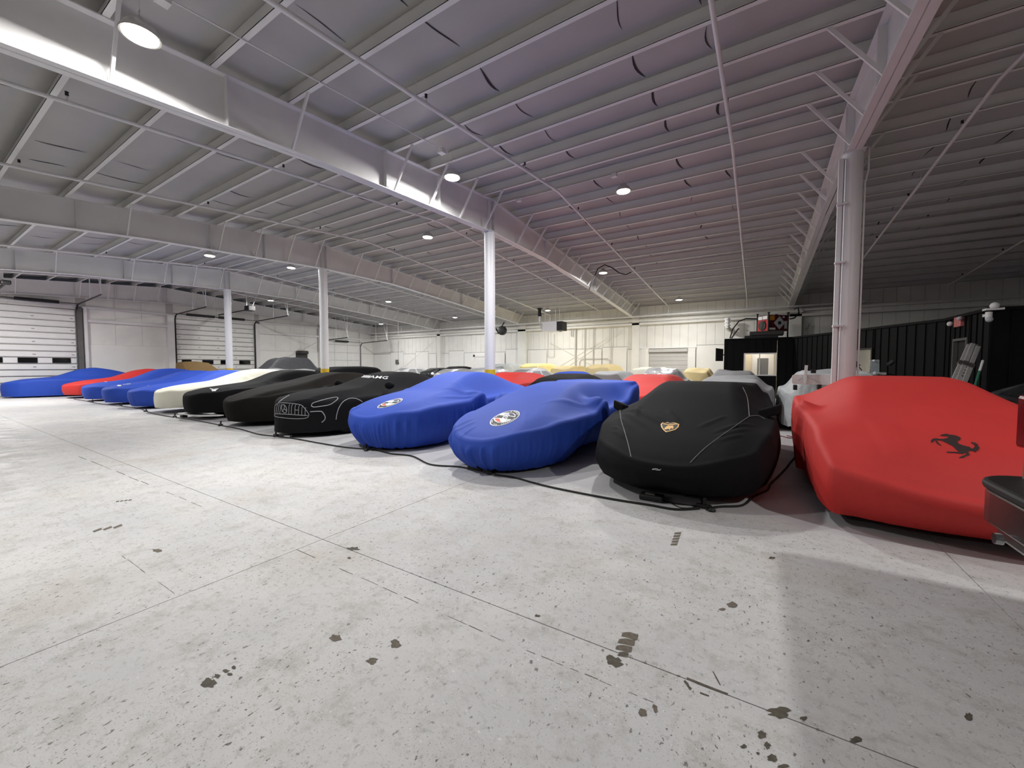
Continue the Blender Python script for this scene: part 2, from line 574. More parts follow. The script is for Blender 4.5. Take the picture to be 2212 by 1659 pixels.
for j in range(len(yp) - 1):
    a, b = yp[j], yp[j + 1]
    nx, ny = 110, 8
    vs, fs = [], []
    ph = random.uniform(0, 6)

    def sag(x, t, ph=ph, a=a, b=b):
        y = a + (b - a) * t
        s = (1 - (2 * t - 1) ** 2)
        w = 0.055 + 0.012 * math.sin(x * 1.7 + ph) + 0.008 * math.sin(x * 4.1 + 2 * ph)
        return rtop(a) * (1 - t) + rtop(b) * t + PH - 0.004 - s * w * min(1, (b - a))
    for i in range(nx + 1):
        x = XL + (XR_ - XL) * i / nx
        for k in range(ny + 1):
            t = k / ny
            vs.append((x, a + (b - a) * t, sag(x, t)))
    for i in range(nx):
        for k in range(ny):
            p = i * (ny + 1) + k
            fs.append((p, p + 1, p + ny + 2, p + ny + 1))
    MB().add(vs, fs).build('insulation_panel', M['insul'], ceil, smooth=2)
    if b - a < 0.8:
        continue
    for (xa, xb) in bays:
        for fr in (0.22, 0.36, 0.62, 0.74):
            if random.random() < 0.25:
                continue
            x = xa + (xb - xa) * fr + random.uniform(-.03, .03)
            t0, t1 = random.uniform(.05, .3), random.uniform(.7, .97)
            wd = random.uniform(.006, .024)
            P = []
            for q in range(7):
                t = t0 + (t1 - t0) * q / 6
                xx = x + 0.05 * math.sin(q * .5 + ph)
                w_ = wd * (1 - (q / 6 * 2 - 1) ** 2 * .8)
                P.append(((xx - w_, a + (b - a) * t, sag(xx, t) - .006), (xx + w_, a + (b - a) * t, sag(xx, t) - .006)))
            n0 = len(slit.v)
            vs2 = [p for pr in P for p in pr]
            slit.add(vs2, [(2 * q, 2 * q + 2, 2 * q + 3, 2 * q + 1) for q in range(6)])
stuff(slit.build('insulation_seam', M['slit'], ceil))

# ------------------------------------------------------------------ rafters
raf_lab = ['white tapered roof rafter along the dark right end wall', 'white tapered roof rafter resting on the nearest round column',
           'white tapered roof rafter over the column behind the two near blue cars', 'white tapered roof rafter over the column behind the black sedans',
           'white tapered roof rafter over the farthest round column', 'white tapered roof rafter against the garage door wall']
for xi, x in enumerate(XF):
    R = thing('roof_rafter', raf_lab[xi], 'beam', (x, YR, 5.1), 'roof rafters')
    yy = [-14, -10, -5, 0, 4, 6.5, 9.1, 10.8, 12.4, 15, 17.3, 20.5, 24.1]
    if xi in (0, 5):
        yy = yy[:]
    w = MB()
    for y0, y1 in zip(yy[:-1], yy[1:]):
        w.add([(x - .006, y0, rbot(y0)), (x + .006, y0, rbot(y0)), (x + .006, y1, rbot(y1)), (x - .006, y1, rbot(y1)),
               (x - .006, y0, rtop(y0)), (x + .006, y0, rtop(y0)), (x + .006, y1, rtop(y1)), (x - .006, y1, rtop(y1))],
              [(0, 3, 2, 1), (4, 5, 6, 7), (0, 1, 5, 4), (1, 2, 6, 5), (2, 3, 7, 6), (3, 0, 4, 7)])
    w.build('web', M['steel'], R)
    for nm, fn, s in (('bottom_flange', rbot, 1), ('top_flange', rtop, -1)):
        fb = MB()
        for y0, y1 in zip(yy[:-1], yy[1:]):
            a, b = fn(y0), fn(y1)
            t = .014 * s
            lo, hi = (0, t) if t > 0 else (t, 0)
            fb.add([(x - .105, y0, a + lo), (x + .105, y0, a + lo), (x + .105, y1, b + lo), (x - .105, y1, b + lo),
                    (x - .105, y0, a + hi), (x + .105, y0, a + hi), (x + .105, y1, b + hi), (x - .105, y1, b + hi)],
                   [(0, 3, 2, 1), (4, 5, 6, 7), (0, 1, 5, 4), (1, 2, 6, 5), (2, 3, 7, 6), (3, 0, 4, 7)])
        fb.build(nm, M['steel'], R)
    for y in (2.7, 5.45, 7.0, 9.0, 9.2, 12.4, 17.3):
        MB().box(x - .1, x + .1, y - .006, y + .006, rbot(y) + .014, rtop(y) - .014).build('stiffener', M['steel'], R)
    for y in [q for q in yp if -8 < q < 23.6]:
        near_skip = y < 5.5 and int(round((8.75 - y) / 1.03)) % 2 == 0
        if near_skip:
            continue
        d = (rtop(y) - rbot(y)) * 0.62 + .08
        for s in (-1, 1):
            if (xi == 0 and s > 0) or (xi == 5 and s < 0):
                continue
            if abs(y - 9.45) < .01:
                continue
            wdt = 0.045
            MB().bar((x + s * .07, y, rbot(y) + .016), (x + s * (.07 + d), y - .03, rtop(y) + .004), wdt, .006 if False else .03,
                     (s * 1.0, 0, 1.0)).build('flange_brace', M['steel'], R)

# ------------------------------------------------------------------ columns
col_lab = ['white round steel column nearest the camera, with conduits, behind the red covered car',
           'white round column with yellow foot behind the two near blue covered cars',
           'white round column with yellow foot behind the black covered sedans',
           'white round column with yellow foot in front of the middle garage door']
for k, x in enumerate(XF[1:5]):
    C_ = thing('round_column', col_lab[k], 'column', (x, YR, 0), 'columns under the ridge')
    r = 0.148
    zt = rbot(YR)
    zf = 1.12 if k == 0 else 1.32
    MB().lathe([(r, zf), (r, zt - .02)], (x, YR, 0), 28).build('shaft', M['column'], C_, True)
    MB().lathe([(r + .002, 0.02), (r + .002, zf)], (x, YR, 0), 28).build('painted_foot', M['yellow'], C_, True)
    MB().box(x - .2, x + .2, YR - .2, YR + .2, 0, .02).build('base_plate', M['steel'], C_)
    MB().box(x - .16, x + .16, YR - .16, YR + .16, zt - .02, zt).build('cap_plate', M['steel'], C_)
    if k == 0:
        xa, ya = x - .165, YR - .1
        MB().box(xa - .035, xa + .03, ya - .02, ya + .05, .6, 5.0).build('channel', M['column'], C_)
        MB().tube([(xa + .055, ya - .06, .6), (xa + .055, ya - .06, 4.95)], .013, 8).build('conduit', M['column'], C_, True)
        p = [(x + .17, YR - .03, .6), (x + .17, YR - .03, 4.55), (x + .21, YR - .03, 4.75), (x + .21, YR - .03, 5.12), (x + .15, YR, 5.2)]
        MB().tube(p, .014, 8).build('conduit', M['column'], C_, True)
        for z in (2.1, 3.2, 4.2):
            MB().box(xa - .05, xa + .09, ya - .085, ya + .02, z, z + .03).build('conduit_strap', M['column'], C_)

# ------------------------------------------------------------------ lamps
lamps = [(-5.56, 1.60, 'nearest high-bay lamp, hanging beside the rafter at upper left'),
         (-5.43, 6.42, 'high-bay lamp beside the rafter bracing left of the middle column top'),
         (-2.77, 9.42, 'high-bay lamp in the centre of the roof right of the middle column'),
         (-9.0, 9.43, 'high-bay lamp in the centre of the roof left of the middle column'),
         (-16.41, 6.36, 'high-bay lamp at far left above the second white column'),
         (-16.61, 9.33, 'high-bay lamp left of the third white column top'),
         (-17.92, 15.57, 'high-bay lamp right of the third column, midway to the back wall'),
         (-17.49, 20.88, 'high-bay lamp near the back wall left of the middle column'),
         (-25.0, 20.96, 'farthest high-bay lamp, in the far left corner'),
         (-5.28, 15.35, 'high-bay lamp whose light brightens the rafter in front of the back wall'),
         (-10.61, 21.11, 'high-bay lamp above the white unit heater'),
         (-3.39, 21.17, 'high-bay lamp above the grey dock door in the back wall')]
off = [(-24.6, 2.2, 2.0, 'in front of the big garage door at the left edge'), (4.6, 2.9, .8, 'above the dark pickup at the right edge'),
       (-16.6, 1.3, .35, 'between the first two rafters, just left of the picture'), (-5.0, -5.0, .5, 'behind the camera'),
       (-16, -7, .3, 'behind the camera, far left'), (-24.5, 12.5, .8, 'hidden behind the far rafters above the charcoal pickup')]
H = MB().lathe([(.03, .17), (.07, .165), (.08, .13), (.13, .10), (.15, .06), (.175, .015), (.17, 0), (.145, 0.004)], n=24)
lens = MB().lathe([(.145, .003), (.145, -.006), (.11, -.012), (.02, -.014)], n=24)
hook = MB().tube([(0, 0, .16), (0, 0, .22), (.02, 0, .25), (0, 0, .28), (-.02, 0, .25)], .007, 6)
first = None
for i, (x, y, lab, pw) in enumerate([(*q, .78 if k < 2 else (.8 if q[1] > 20 else 1.0)) for k, q in enumerate(lamps)] + [(a, b, 'high-bay lamp outside the picture ' + e, c) for a, b, c, e in off]):
    z = rtop(y) - .46
    T = thing('high_bay_lamp', lab, 'lamp', (x, y, z), 'high-bay lamps')
    if first is None:
        first = [H.build('housing', M['alu'], T, True, True), lens.build('lens', M['lens'], T, True, True), hook.build('hook', M['alu'], T, True, True)]
    else:
        for o in first:
            shared(o, o.name.split('.')[0], T)
    MB().tube([(x, y, z + .27), (x, y, rtop(y) + .02)], .006, 6).build('hanger', M['steel'], T)
    ld = bpy.data.lights.new('lamp_light', 'AREA')
    ld.shape = 'DISK'
    ld.size = .28
    ld.energy = LAMP_W * pw
    ld.color = (1.0, 0.988, 0.968)
    lo = bpy.data.objects.new('lamp_light', ld)
    COL.objects.link(lo)
    lo.parent = T
    lo.location = (0, 0, -.02)

# ------------------------------------------------------------------ sprinkler pipes under the purlins
pipe_lab = {9.0: 'thin white sprinkler pipe far right in the unlit bay', 3.0: 'white sprinkler pipe right of the nearest column in the dim bay',
            -.52: 'white sprinkler pipe running straight down the roof left of the nearest column',
            -4.3: 'thick white sprinkler pipe crossing the roof from top centre to the back wall',
            -8.2: 'white sprinkler pipe left of the nearest lit rafter', -11.6: 'white sprinkler pipe in front of the second rafter at left',
            -16.0: 'white sprinkler pipe behind the second rafter from the middle', -19.7: 'white sprinkler pipe in front of the third rafter at far left',
            -25.5: 'white sprinkler pipe in the farthest left bay'}
for x, lab in pipe_lab.items():
    if x == 9.0:
        x = 6.6
    T = thing('sprinkler_pipe', lab, 'pipe', (x, YR, 5.7), 'sprinkler branch pipes')
    pts = [(x, y, rtop(y) - .25) for y in np.linspace(-6, YR, 8)] + [(x, y, rtop(y) - .25) for y in np.linspace(YR + .6, YB - .75, 8)]
    pts.append((x, YB - .72, rtop(YB) - .3))
    pts.append((x, YB - .72, 4.375))
    MB().tube(pts, .03, 8).build('pipe_run', M['steel'], T, True)
    for y in np.arange(-1.4, 23, 2.95):
        z = rtop(y) - .25
        st_ = MB().tube([(x, y, z), (x, y, z + .09)], .011, 6).build('sprinkler_stem', M['steel'], T)
        MB().lathe([(.012, 0), (.022, .012), (.016, .05), (.026, .056)], (x, y, z + .085), 8).build('sprinkler_head', M['black'], st_)
    for y in np.arange(.2, 23, 4.1):
        z = rtop(y) - .25
        MB().tube([(x, y, z + .03), (x, y, rtop(y))], .005, 5).build('pipe_hanger', M['steel'], T)

# ------------------------------------------------------------------ left wall with the garage doors
wl = MB().box(XL - .2, XL - .02, YN - .2, YB + .2, 0, 5.62).build('wall_left', M['wallgrey'])
struct(wl)
doors = [(0.15, 5.55, 4.32), (9.72, 14.02, 4.28), (19.0, 22.65, 3.22)]


def in_door(y):
    return any(a - .05 < y < b + .05 for a, b, _ in doors)


for ya_, yb__, zlo in ((YN, .12, 2.58), (.12, 5.6, 4.36), (5.96, 9.26, 2.58), (9.6, 14.12, 4.32), (14.42, 18.78, 2.56), (18.98, 22.66, 3.26), (22.8, YB, 2.56)):
    nn = max(1, round((yb__ - ya_) / 1.2))
    for k in range(nn):
        a, b = ya_ + (yb__ - ya_) * k / nn, ya_ + (yb__ - ya_) * (k + 1) / nn
        MB().box(XL - .02, XL - .004, a + .006, b - .006, zlo, 5.3).build('wall_panel', M['wallpaint'], wl)
for a, b, zt in ((-14, -7, 2.58), (-7, .1, 2.58), (5.92, 9.26, 2.57), (14.42, 16.96, 2.54), (17.9, 18.96, 2.54), (22.72, 24.18, 2.52)):
    MB().box(XL - .02, XL + .03, a, b, 0, zt).build('wall_board', M['board'], wl)
MB().box(XL - .02, XL + .02, 16.97, 17.89, 0, 2.4).build('wall_board', M['ptile'], wl)
for a, b in ((5.95, 9.3), (14.3, 18.95), (18.95, 24.2)):
    MB().box(XL, XL + .16, a, b, 3.72, 3.86).build('girt', M['steel'], wl)
MB().box(XL, XL + .12, 0, 24.2, 4.42, 4.54).build('girt', M['steel'], wl)
for (a, b, dp, m_) in ((5.60, 5.80, .14, 'dgrey'), (5.84, 5.96, .2, 'steel'), (9.26, 9.58, .22, 'steel'), (14.14, 14.4, .12, 'steel'), (18.80, 18.98, .2, 'steel'), (22.66, 22.8, .1, 'steel')):
    MB().box(XL, XL + dp, a, b, 0, 4.5).build('jamb_post', M[m_], wl)
# dark openings between roof and wall head
for j in range(len(yp) - 1):
    if 0 < yp[j] < 9.0:
        a, b = yp[j] + .1, yp[j + 1] - .1
        MB().box(XL + .0, XL + .03, a, b, rtop(a) - .06, rtop(a) + .1).build('wall_gap', M['void'], wl)


def garage_door(n, y0, y1, zt, wins, winrow, pitch):
    d = bpy.data.objects.new('door_%d' % n, None)
    COL.objects.link(d)
    d.location = (XL, (y0 + y1) / 2, 0)
    struct(d)
    MB().box(XL - .018, XL - .012, y0, y1, 0, zt).build('door_backing', M['dgrey'], d)  # dark sheet added to stand in for shadow in the slat grooves
    nr = int(round(zt / pitch))
    h = zt / nr
    for r_ in range(nr):
        za, zb = r_ * h, (r_ + 1) * h
        x0, x1 = XL - .015, XL + .045
        prof = [(x0 + .005, za + .012), (x1 - .05, za + .012), (x1 - .05, za + .035), (x1, za + .045), (x1, zb - .035), (x1 - .018, zb - .018), (x0 + .005, zb - .018)]
        MB().prism([(px_, y0, pz) for px_, pz in prof], (0, y1 - y0, 0)).build('door_slat', M['doorw'], d)
        if r_ == winrow:
            for a, b in wins:
                f = MB().box(x1 - .005, x1 + .012, a, b, za + .055, zb - .03).build('door_window', M['darkglass'], d)
                MB().box(x1 + .002, x1 + .016, a - .02, a, za + .045, zb - .02).box(x1 + .002, x1 + .016, b, b + .02, za + .045, zb - .02) \
                    .box(x1 + .002, x1 + .016, a, b, za + .035, za + .055).box(x1 + .002, x1 + .016, a, b, zb - .03, zb - .015).build('window_bead', M['black'], f)
        elif r_ % 2 == 0:
            for q in np.arange(y0 + .12, y1, (y1 - y0 - .24) / 4):
                MB().box(x1, x1 + .012, q - .05, q + .05, za + .14, za + .165).build('hinge', M['dgrey'], d)
    return d


d1 = garage_door(1, *doors[0], [(.55, 1.05), (1.6, 2.1), (2.65, 3.17), (3.64, 4.22), (4.73, 5.32)], 5, .308)
d2 = garage_door(2, *doors[1], [(9.95, 10.4), (11.0, 11.56), (12.0, 12.5), (13.1, 13.75)], 5, .306)
d3 = bpy.data.objects.new('door_3', None)
COL.objects.link(d3)
d3.location = (XL, 20.8, 0)
struct(d3)
for r_ in range(5):
    for c in range(3):
        a = 19.0 + c * 1.217
        MB().box(XL - .015, XL + .04, a + .012, a + 1.205, r_ * .645 + .01, r_ * .645 + .635).build('door_panel', M['doorw'], d3)


def dark_tube(T, pts, r=.03, name='rail', m='black'):
    return MB().tube(pts, r, 6).build(name, M[m], T)


def door_gear(lab, d, y0, y1, zt, ext, springs, left=True, right=True):
    T = thing('door_track', lab, 'track', (XL + .2, (y0 + y1) / 2, zt), 'garage door tracks')
    for s, on, yv in (('l', left, y0 - .06), ('r', right, y1 + .06)):
        if not on:
            continue
        e = XL + ext
        zc = zt + .25
        arc = [(XL + .10 + .35 * (1 - math.cos(q)), yv, zt - .1 + .35 * math.sin(q)) for q in np.linspace(0, PI / 2, 6)]
        pts = [(XL + .10, yv, .1)] + arc + [(e, yv, zc + .12)]
        dark_tube(T, pts, .035, 'rail')
        for q in (.55, .98):
            MB().bar((XL + .4 + (ext - .4) * q, yv, zc + .1), (XL + .4 + (ext - .4) * q, yv, min(rtop(yv) - .05, 5.6)), .03, .03).build('hanger', M['steel'], T)
        MB().bar((e, yv, zc + .1), (e - .5, yv + .02, min(rtop(yv) - .05, 5.6)), .03, .03).build('hanger', M['steel'], T)
    MB().tube([(XL + .22, y0 - .15, zt + .3), (XL + .22, y1 + .15, zt + .3)], .016, 6).build('torsion_shaft', M['black'], T)
    for a, b in springs:
        MB().tube([(XL + .22, a, zt + .3), (XL + .22, b, zt + .3)], .075, 10).build('torsion_spring', M['black'], T)
    return T


door_gear('black rails and spring of the big garage door at the left edge', d1, .15, 5.55, 4.32, 4.4, [(3.6, 5.0)], left=False)
door_gear('black rails and springs of the garage door behind the farthest column', d2, 9.72, 14.02, 4.28, 4.4, [(10.2, 11.65), (11.9, 13.4)])
door_gear('black curved rails of the small sectional door near the far corner', d3, 19.0, 22.65, 3.22, 3.6, [(20.2, 21.4)])
T = thing('door_opener', 'black chain-hoist door opener on its rail in front of the column-side garage door', 'opener', (XL + 4.2, 11.85, 4.7))
MB().bar((XL + .3, 11.85, 4.72), (XL + 4.2, 11.85, 4.78), .05, .06).build('rail', M['black'], T)
MB().box(XL + 4.1, XL + 4.6, 11.65, 12.05, 4.68, 4.98).build('motor_box', M['black'], T, bevel=.03)
MB().bar((XL + 4.3, 11.7, 4.95), (XL + 4.3, 11.7, 5.75), .03).bar((XL + 4.3, 12.0, 4.95), (XL + 4.3, 12.3, 5.72), .03).build('strut', M['steel'], T)
T = thing('door_opener', 'black opener with pale struts at the left edge above the garage door', 'opener', (XL + 3.7, 2.95, 4.7))
MB().bar((XL + .3, 2.95, 4.70), (XL + 4.0, 2.95, 4.78), .06, .07).build('rail', M['black'], T)
MB().box(XL + 3.8, XL + 4.15, 2.82, 3.08, 4.72, 4.88).build('motor_box', M['black'], T, bevel=.03)
MB().bar((XL + 3.9, 2.85, 4.86), (XL + 3.9, 2.85, 5.4), .07, .05).bar((XL + 3.3, 2.95, 4.8), (XL + 3.3, 2.95, 5.35), .07, .05).build('strut', M['steel'], T)
T = thing('wall_bracket', 'dark bundle hung between two wall boards above the charcoal pickup', 'bracket', (XL + .1, 17.4, 2.4))
MB().box(XL, XL + .3, 16.98, 17.86, 2.36, 2.62).build('bundle', M['ptile'], T, bevel=.08)
MB().tube([(XL + .1, 17.3, 2.6), (XL + .1, 17.3, 3.1)], .012, 6).build('rod', M['steel'], T)

# ------------------------------------------------------------------ back wall
wb = MB().box(XL - .2, XR_ + .2, YB, YB + .2, 0, 5.32).build('wall_back', M['wallgrey'])
struct(wb)
for i in range(87):
    x = XL + .45 * i
    MB().box(x + .007, min(x + .443, XR_), YB - .02, YB, 2.35, 4.95).build('wall_panel', M['wallpaint'], wb)
bd = [(-29.85, -27.6, 2.5), (-27.58, -26.0, 2.66), (-25.98, -24.56, 2.47), (-24.54, -23.05, 2.63), (-23.03, -22.2, 2.46), (-21.8, -20.88, 2.44),
      (-20.86, -19.36, 2.63), (-19.32, -15.6, 2.46), (-15.5, -14.36, 2.63), (-13.7, -12.2, 2.55), (-12.16, -10.1, 2.55), (-10.06, -8.35, 2.52), (-8.3, -6.78, 2.6),
      (-6.74, -6.44, 2.42), (-6.0, -5.9, 2.44), (-5.9, -2.95, 2.46), (-2.91, -1.46, 2.58), (-1.44, 1.2, 2.58), (1.5, 5.2, 2.5), (5.22, 9.2, 2.5)]
for a, b, z in bd:
    if a == -5.9:
        continue
    MB().box(a, b, YB - .055, YB - .02, 0.02, z).build('wall_board', M['board'], wb)
    MB().box(a - .012, a, YB - .058, YB - .02, 0.02, z).build('board_edge', M['edge'], wb)
    MB().box(a, b, YB - .062, YB - .02, z, z + .022).build('board_cap', M['edge'], wb)
for x, w in ((XF[4], .34), (XF[3] + .02, .62), (XF[2] + .16, .42), (XF[1] + .2, .5), (XF[0], .3)):
    MB().box(x - w / 2, x + w / 2, YB - .3, YB - .02, 0, rbot(YB) + .1).build('wall_post', M['wallpaint'], wb)
MB().box(XL, XR_, YB - .3, YB - .02, 3.86, 3.98).build('eave_girt', M['wallpaint'], wb)
MB().box(XL, XR_, YB - .24, YB - .02, 4.12, 4.24).build('eave_girt', M['wallpaint'], wb)
for (x0, z0, x1, z1) in ((-27.2, 3.5, -22.4, .6), (-27.2, .6, -22.4, 3.5), (-11.0, 1.2, -7.2, 3.5), (-12.0, 1.0, -8.0, 3.2), (-11.9, 3.0, -8.4, 1.2)):
    MB().tube([(x0, YB - .09, z0), (x1, YB - .09, z1)], .013, 5).build('brace_rod', M['wallpaint'], wb)
T = thing('sprinkler_main', 'long white sprinkler main running along the top of the back wall', 'pipe', (-10, YB - .72, 4.32))
MB().tube([(XL + .3, YB - .72, 4.32), (4.4, YB - .72, 4.32)], .052, 10).build('pipe_run', M['steel'], T, True)
for x in np.arange(-28.5, 4.4, 3.1):
    MB().tube([(x, YB - .72, 4.36), (x, YB - .72, rtop(YB) - .05)], .008, 5).build('pipe_hanger', M['steel'], T)
    MB().lathe([(.066, -.05), (.066, .05)], (x + 1.2, YB - .72, 4.32), 10, 0).build('coupling', M['steel'], T)
T = thing('sprinkler_main', 'second white pipe just below the sprinkler main on the back wall', 'pipe', (-10, YB - .55, 4.05))
MB().tube([(XL + .3, YB - .5, 4.06), (1.8, YB - .5, 4.06)], .04, 8).build('pipe_run', M['wallpaint'], T, True)
for pts, r, lab in (
        ([(-12.06, 3.85), (-12.06, 2.05), (-11.6, 2.05), (-11.6, 3.6)], .022, 'thin looped conduit on the back wall left of the heavy pipe'),
        ([(-10.08, 3.9), (-10.08, 1.4)], .05, 'thick vertical pipe on the back wall behind the yellow covered car'),
        ([(-9.45, 3.9), (-9.45, .5)], .028, 'vertical conduit on the back wall right of the thick pipe'),
        ([(-8.88, 3.9), (-8.88, .5)], .028, 'second vertical conduit on the back wall right of the thick pipe'),
        ([(-7.72, 3.8), (-7.72, 1.6)], .024, 'vertical conduit on the back wall ending in a box, left of the post'),
        ([(-9.8, .9), (-9.8, 1.7), (-9.65, 1.9), (-7.95, 1.9), (-7.8, 1.75), (-7.8, .9)], .022, 'bent conduit hoop low on the back wall'),
        ([(-10.4, 3.9), (-10.4, 3.4), (-10.28, 3.35), (-10.28, 3.9)], .02, 'short hooked conduit under the eave beam')):
    o = MB().tube([(x, YB - .12, z) for x, z in pts], r, 7).build('wall_conduit', M['wallgrey'], None, True)
    tag(o, lab, 'conduit', 'conduits on the back wall')
# dock door and small doors
dd = bpy.data.objects.new('door_4', None)
COL.objects.link(dd)
dd.location = (-4.4, YB, 0)
struct(dd)
for k in range(9):
    MB().box(-5.45, -3.36, YB - .07, YB - .03, .02 + k * .245, .255 + k * .245).build('door_slat', M['greyl'] if False else M['wallgrey'], dd)
MB().box(-5.45, -3.36, YB - .2, YB - .03, 2.24, 2.42).build('door_hood', M['wallgrey'], dd)
for a, b in ((-5.9, -5.46), (-3.35, -2.96)):
    MB().box(a, b, YB - .1, YB - .02, 0, 2.46).build('door_jamb', M['board'], dd)
MB().box(-6.0, -2.9, YB - .12, YB - .02, 2.46, 2.53).build('door_head', M['board'], dd)
d5 = bpy.data.objects.new('door_5', None)
COL.objects.link(d5)
d5.location = (-17.6, YB, 0)
struct(d5)
MB().box(-18.25, -17.0, YB - .09, YB - .055, .02, 2.14).build('leaf', M['doorw'], d5)
MB().box(-18.4, -18.25, YB - .13, YB - .055, 0, 2.3).box(-17.0, -16.85, YB - .13, YB - .055, 0, 2.3).box(-18.4, -16.85, YB - .13, YB - .055, 2.14, 2.3).build('door_frame', M['doorw'], d5)
MB().ball((-17.12, YB - .13, 1.0), .035, .035, .035).build('door_knob', M['alu'], d5, True)
d6 = bpy.data.objects.new('door_6', None)
COL.objects.link(d6)
d6.location = (-23.8, YB, 0)
struct(d6)
MB().box(-24.5, -23.1, YB - .085, YB - .055, .02, 2.58).build('leaf', M['board'], d6)
o = MB().box(-26.9, -26.6, YB - .16, YB - .06, 1.62, 2.0).build('meter_box', M['dgrey'], None, bevel=.02)
tag(o, 'small grey meter box on the back wall near the far left corner', 'box')
# unit heater
P = (-9.25, 19.0, 3.46)
T = thing('unit_heater', 'white unit heater hanging with a black flue in front of the back wall', 'heater', P)
MB().box(-9.72, -8.9, 18.7, 19.4, 3.24, 3.76).build('casing', M['white'], T, bevel=.015)
MB().box(-8.9, -8.6, 18.75, 19.35, 3.28, 3.74).build('fan_shroud', M['black'], T)
MB().tube([(-9.85, 19.0, 3.4), (-9.95, 19.0, 3.6), (-10.03, 19.0, 3.75), (-10.03, 19.0, 4.12)], .06, 10).build('flue_elbow', M['alu'], T, True)
MB().tube([(-10.03, 19.0, 4.1), (-10.03, 19.0, 4.5)], .1, 12).build('flue', M['black'], T, True)
MB().lathe([(.16, 0), (.16, .03)], (-10.03, 19.0, 4.5), 14).build('flue_collar', M['black'], T)
hg = MB()
for x in (-9.6, -9.0):
    for y in (18.8, 19.3):
        hg.tube([(x, y, 3.76), (x, y, rtop(19))], .012, 6)
hg.build('hanger_rods', M['steel'], T)
# wall fan
T = thing('wall_fan', 'black drum fan on a bracket beside the middle column, before the back wall', 'fan', (-14.4, 22, 3.85))
MB().lathe([(.26, -.12), (.30, -.1), (.30, .1), (.26, .12)], (-14.4, 22, 3.78), 18, 1).build('drum', M['black'], T, True)
MB().bar((-14.75, 22, 3.6), (-14.3, 22.1, 4.35), .06).build('bracket', M['black'], T)
MB().bar((-14.9, 22, 3.95), (-14.75, 22.1, 3.6), .1).bar((-14.75, 22, 3.6), (-14.3, 22, 3.55), .05).build('mount', M['black'], T)
T = thing('pull_cord', 'thin hanging pull cord with white pole above the plastic-wrapped cars', 'cord', (-23.3, 20.5, 3.2))
a, b, c = at(860, 705, 1, 20.24), at(861, 737, 1, 20.24), at(861, 785, 1, 20.24)
MB().tube([(a[0], a[1], rtop(a[1]) + .02), a, b], .03, 6).build('pole', M['steel'], T)
MB().tube([b, (b + c) / 2 - RT * .03, c], .012, 5).build('cord', M['dgrey'], T)
MB().ball(c, .04, .04, .06).build('handle', M['black'], T)

# ------------------------------------------------------------------ near and right walls
wn = MB().box(XL - .2, XR_ + .2, YN - .2, YN, 0, 4.3).build('wall_near', M['wallpaint'])
struct(wn)
wr = MB().box(XR_, XR_ + .2, YN - .2, YB + .2, 0, 6.4).build('wall_right', M['wallgrey'])
struct(wr)

# ------------------------------------------------------------------ black office block
ZO = 2.62
OP = [np.array(p) for p in ((-1.28, 20.9), (1.29, 21.0), (4.25, 15.12), (4.28, 12.87), (9.28, 12.8))]
off_ = bpy.data.objects.new('wall_partition', None)
COL.objects.link(off_)
off_.location = (1.3, 21, 0)
struct(off_)


def siding(p0, p1, win=None, door=None, w=.295):
    d = p1 - p0
    L_ = float(np.linalg.norm(d))
    d /= L_
    nrm = np.array((d[1], -d[0]))
    if nrm @ (np.array((0, 0)) - p0) < 0:
        nrm = -nrm
    n = max(1, int(round(L_ / w)))
    cuts = sorted(set([i * L_ / n for i in range(n + 1)] + ([win[0], win[1]] if win else []) + ([door[0], door[1]] if door else [])))
    for a, b in zip(cuts[:-1], cuts[1:]):
        if b - a < .02:
            continue
        zs = [(0, ZO)]
        m_ = (a + b) / 2
        if win and win[0] < m_ < win[1]:
            zs = [(0, win[2]), (win[3], ZO)]
        if door and door[0] < m_ < door[1]:
            zs = [(door[2], ZO)]
        for z0, z1 in zs:
            c = p0 + d * (a + b) / 2 + nrm * -.03
            MB().obox((c[0], c[1], (z0 + z1) / 2), (*(d * ((b - a) / 2 + .0005)), 0), (*(nrm * .035), 0), (0, 0, (z1 - z0) / 2)).build('siding_panel', M['siding'], off_)
            r_ = p0 + d * (a + .02) + nrm * .012
            MB().obox((r_[0], r_[1], (z0 + z1) / 2), (*(d * .014), 0), (*(nrm * .014), 0), (0, 0, (z1 - z0) / 2 - .002)).build('siding_rib', M['siding'], off_)
    c = p0 + d * L_ / 2
    MB().obox((c[0], c[1], ZO + .03), (*(d * (L_ / 2 + .03)), 0), (*(nrm * .06), 0), (0, 0, .035)).build('coping', M['siding'], off_)
    return d, nrm


def oblique(x, y, p0, p1):
    d = p1 - p0
    n = np.array((-d[1], d[0], 0.0))
    r_ = ray(x, y)
    t = ((np.array((*p0, 0)) - CAM) @ n) / (r_ @ n)
    q = CAM + r_ * t
    return float((q[:2] - p0) @ d / np.linalg.norm(d)), float(q[2])


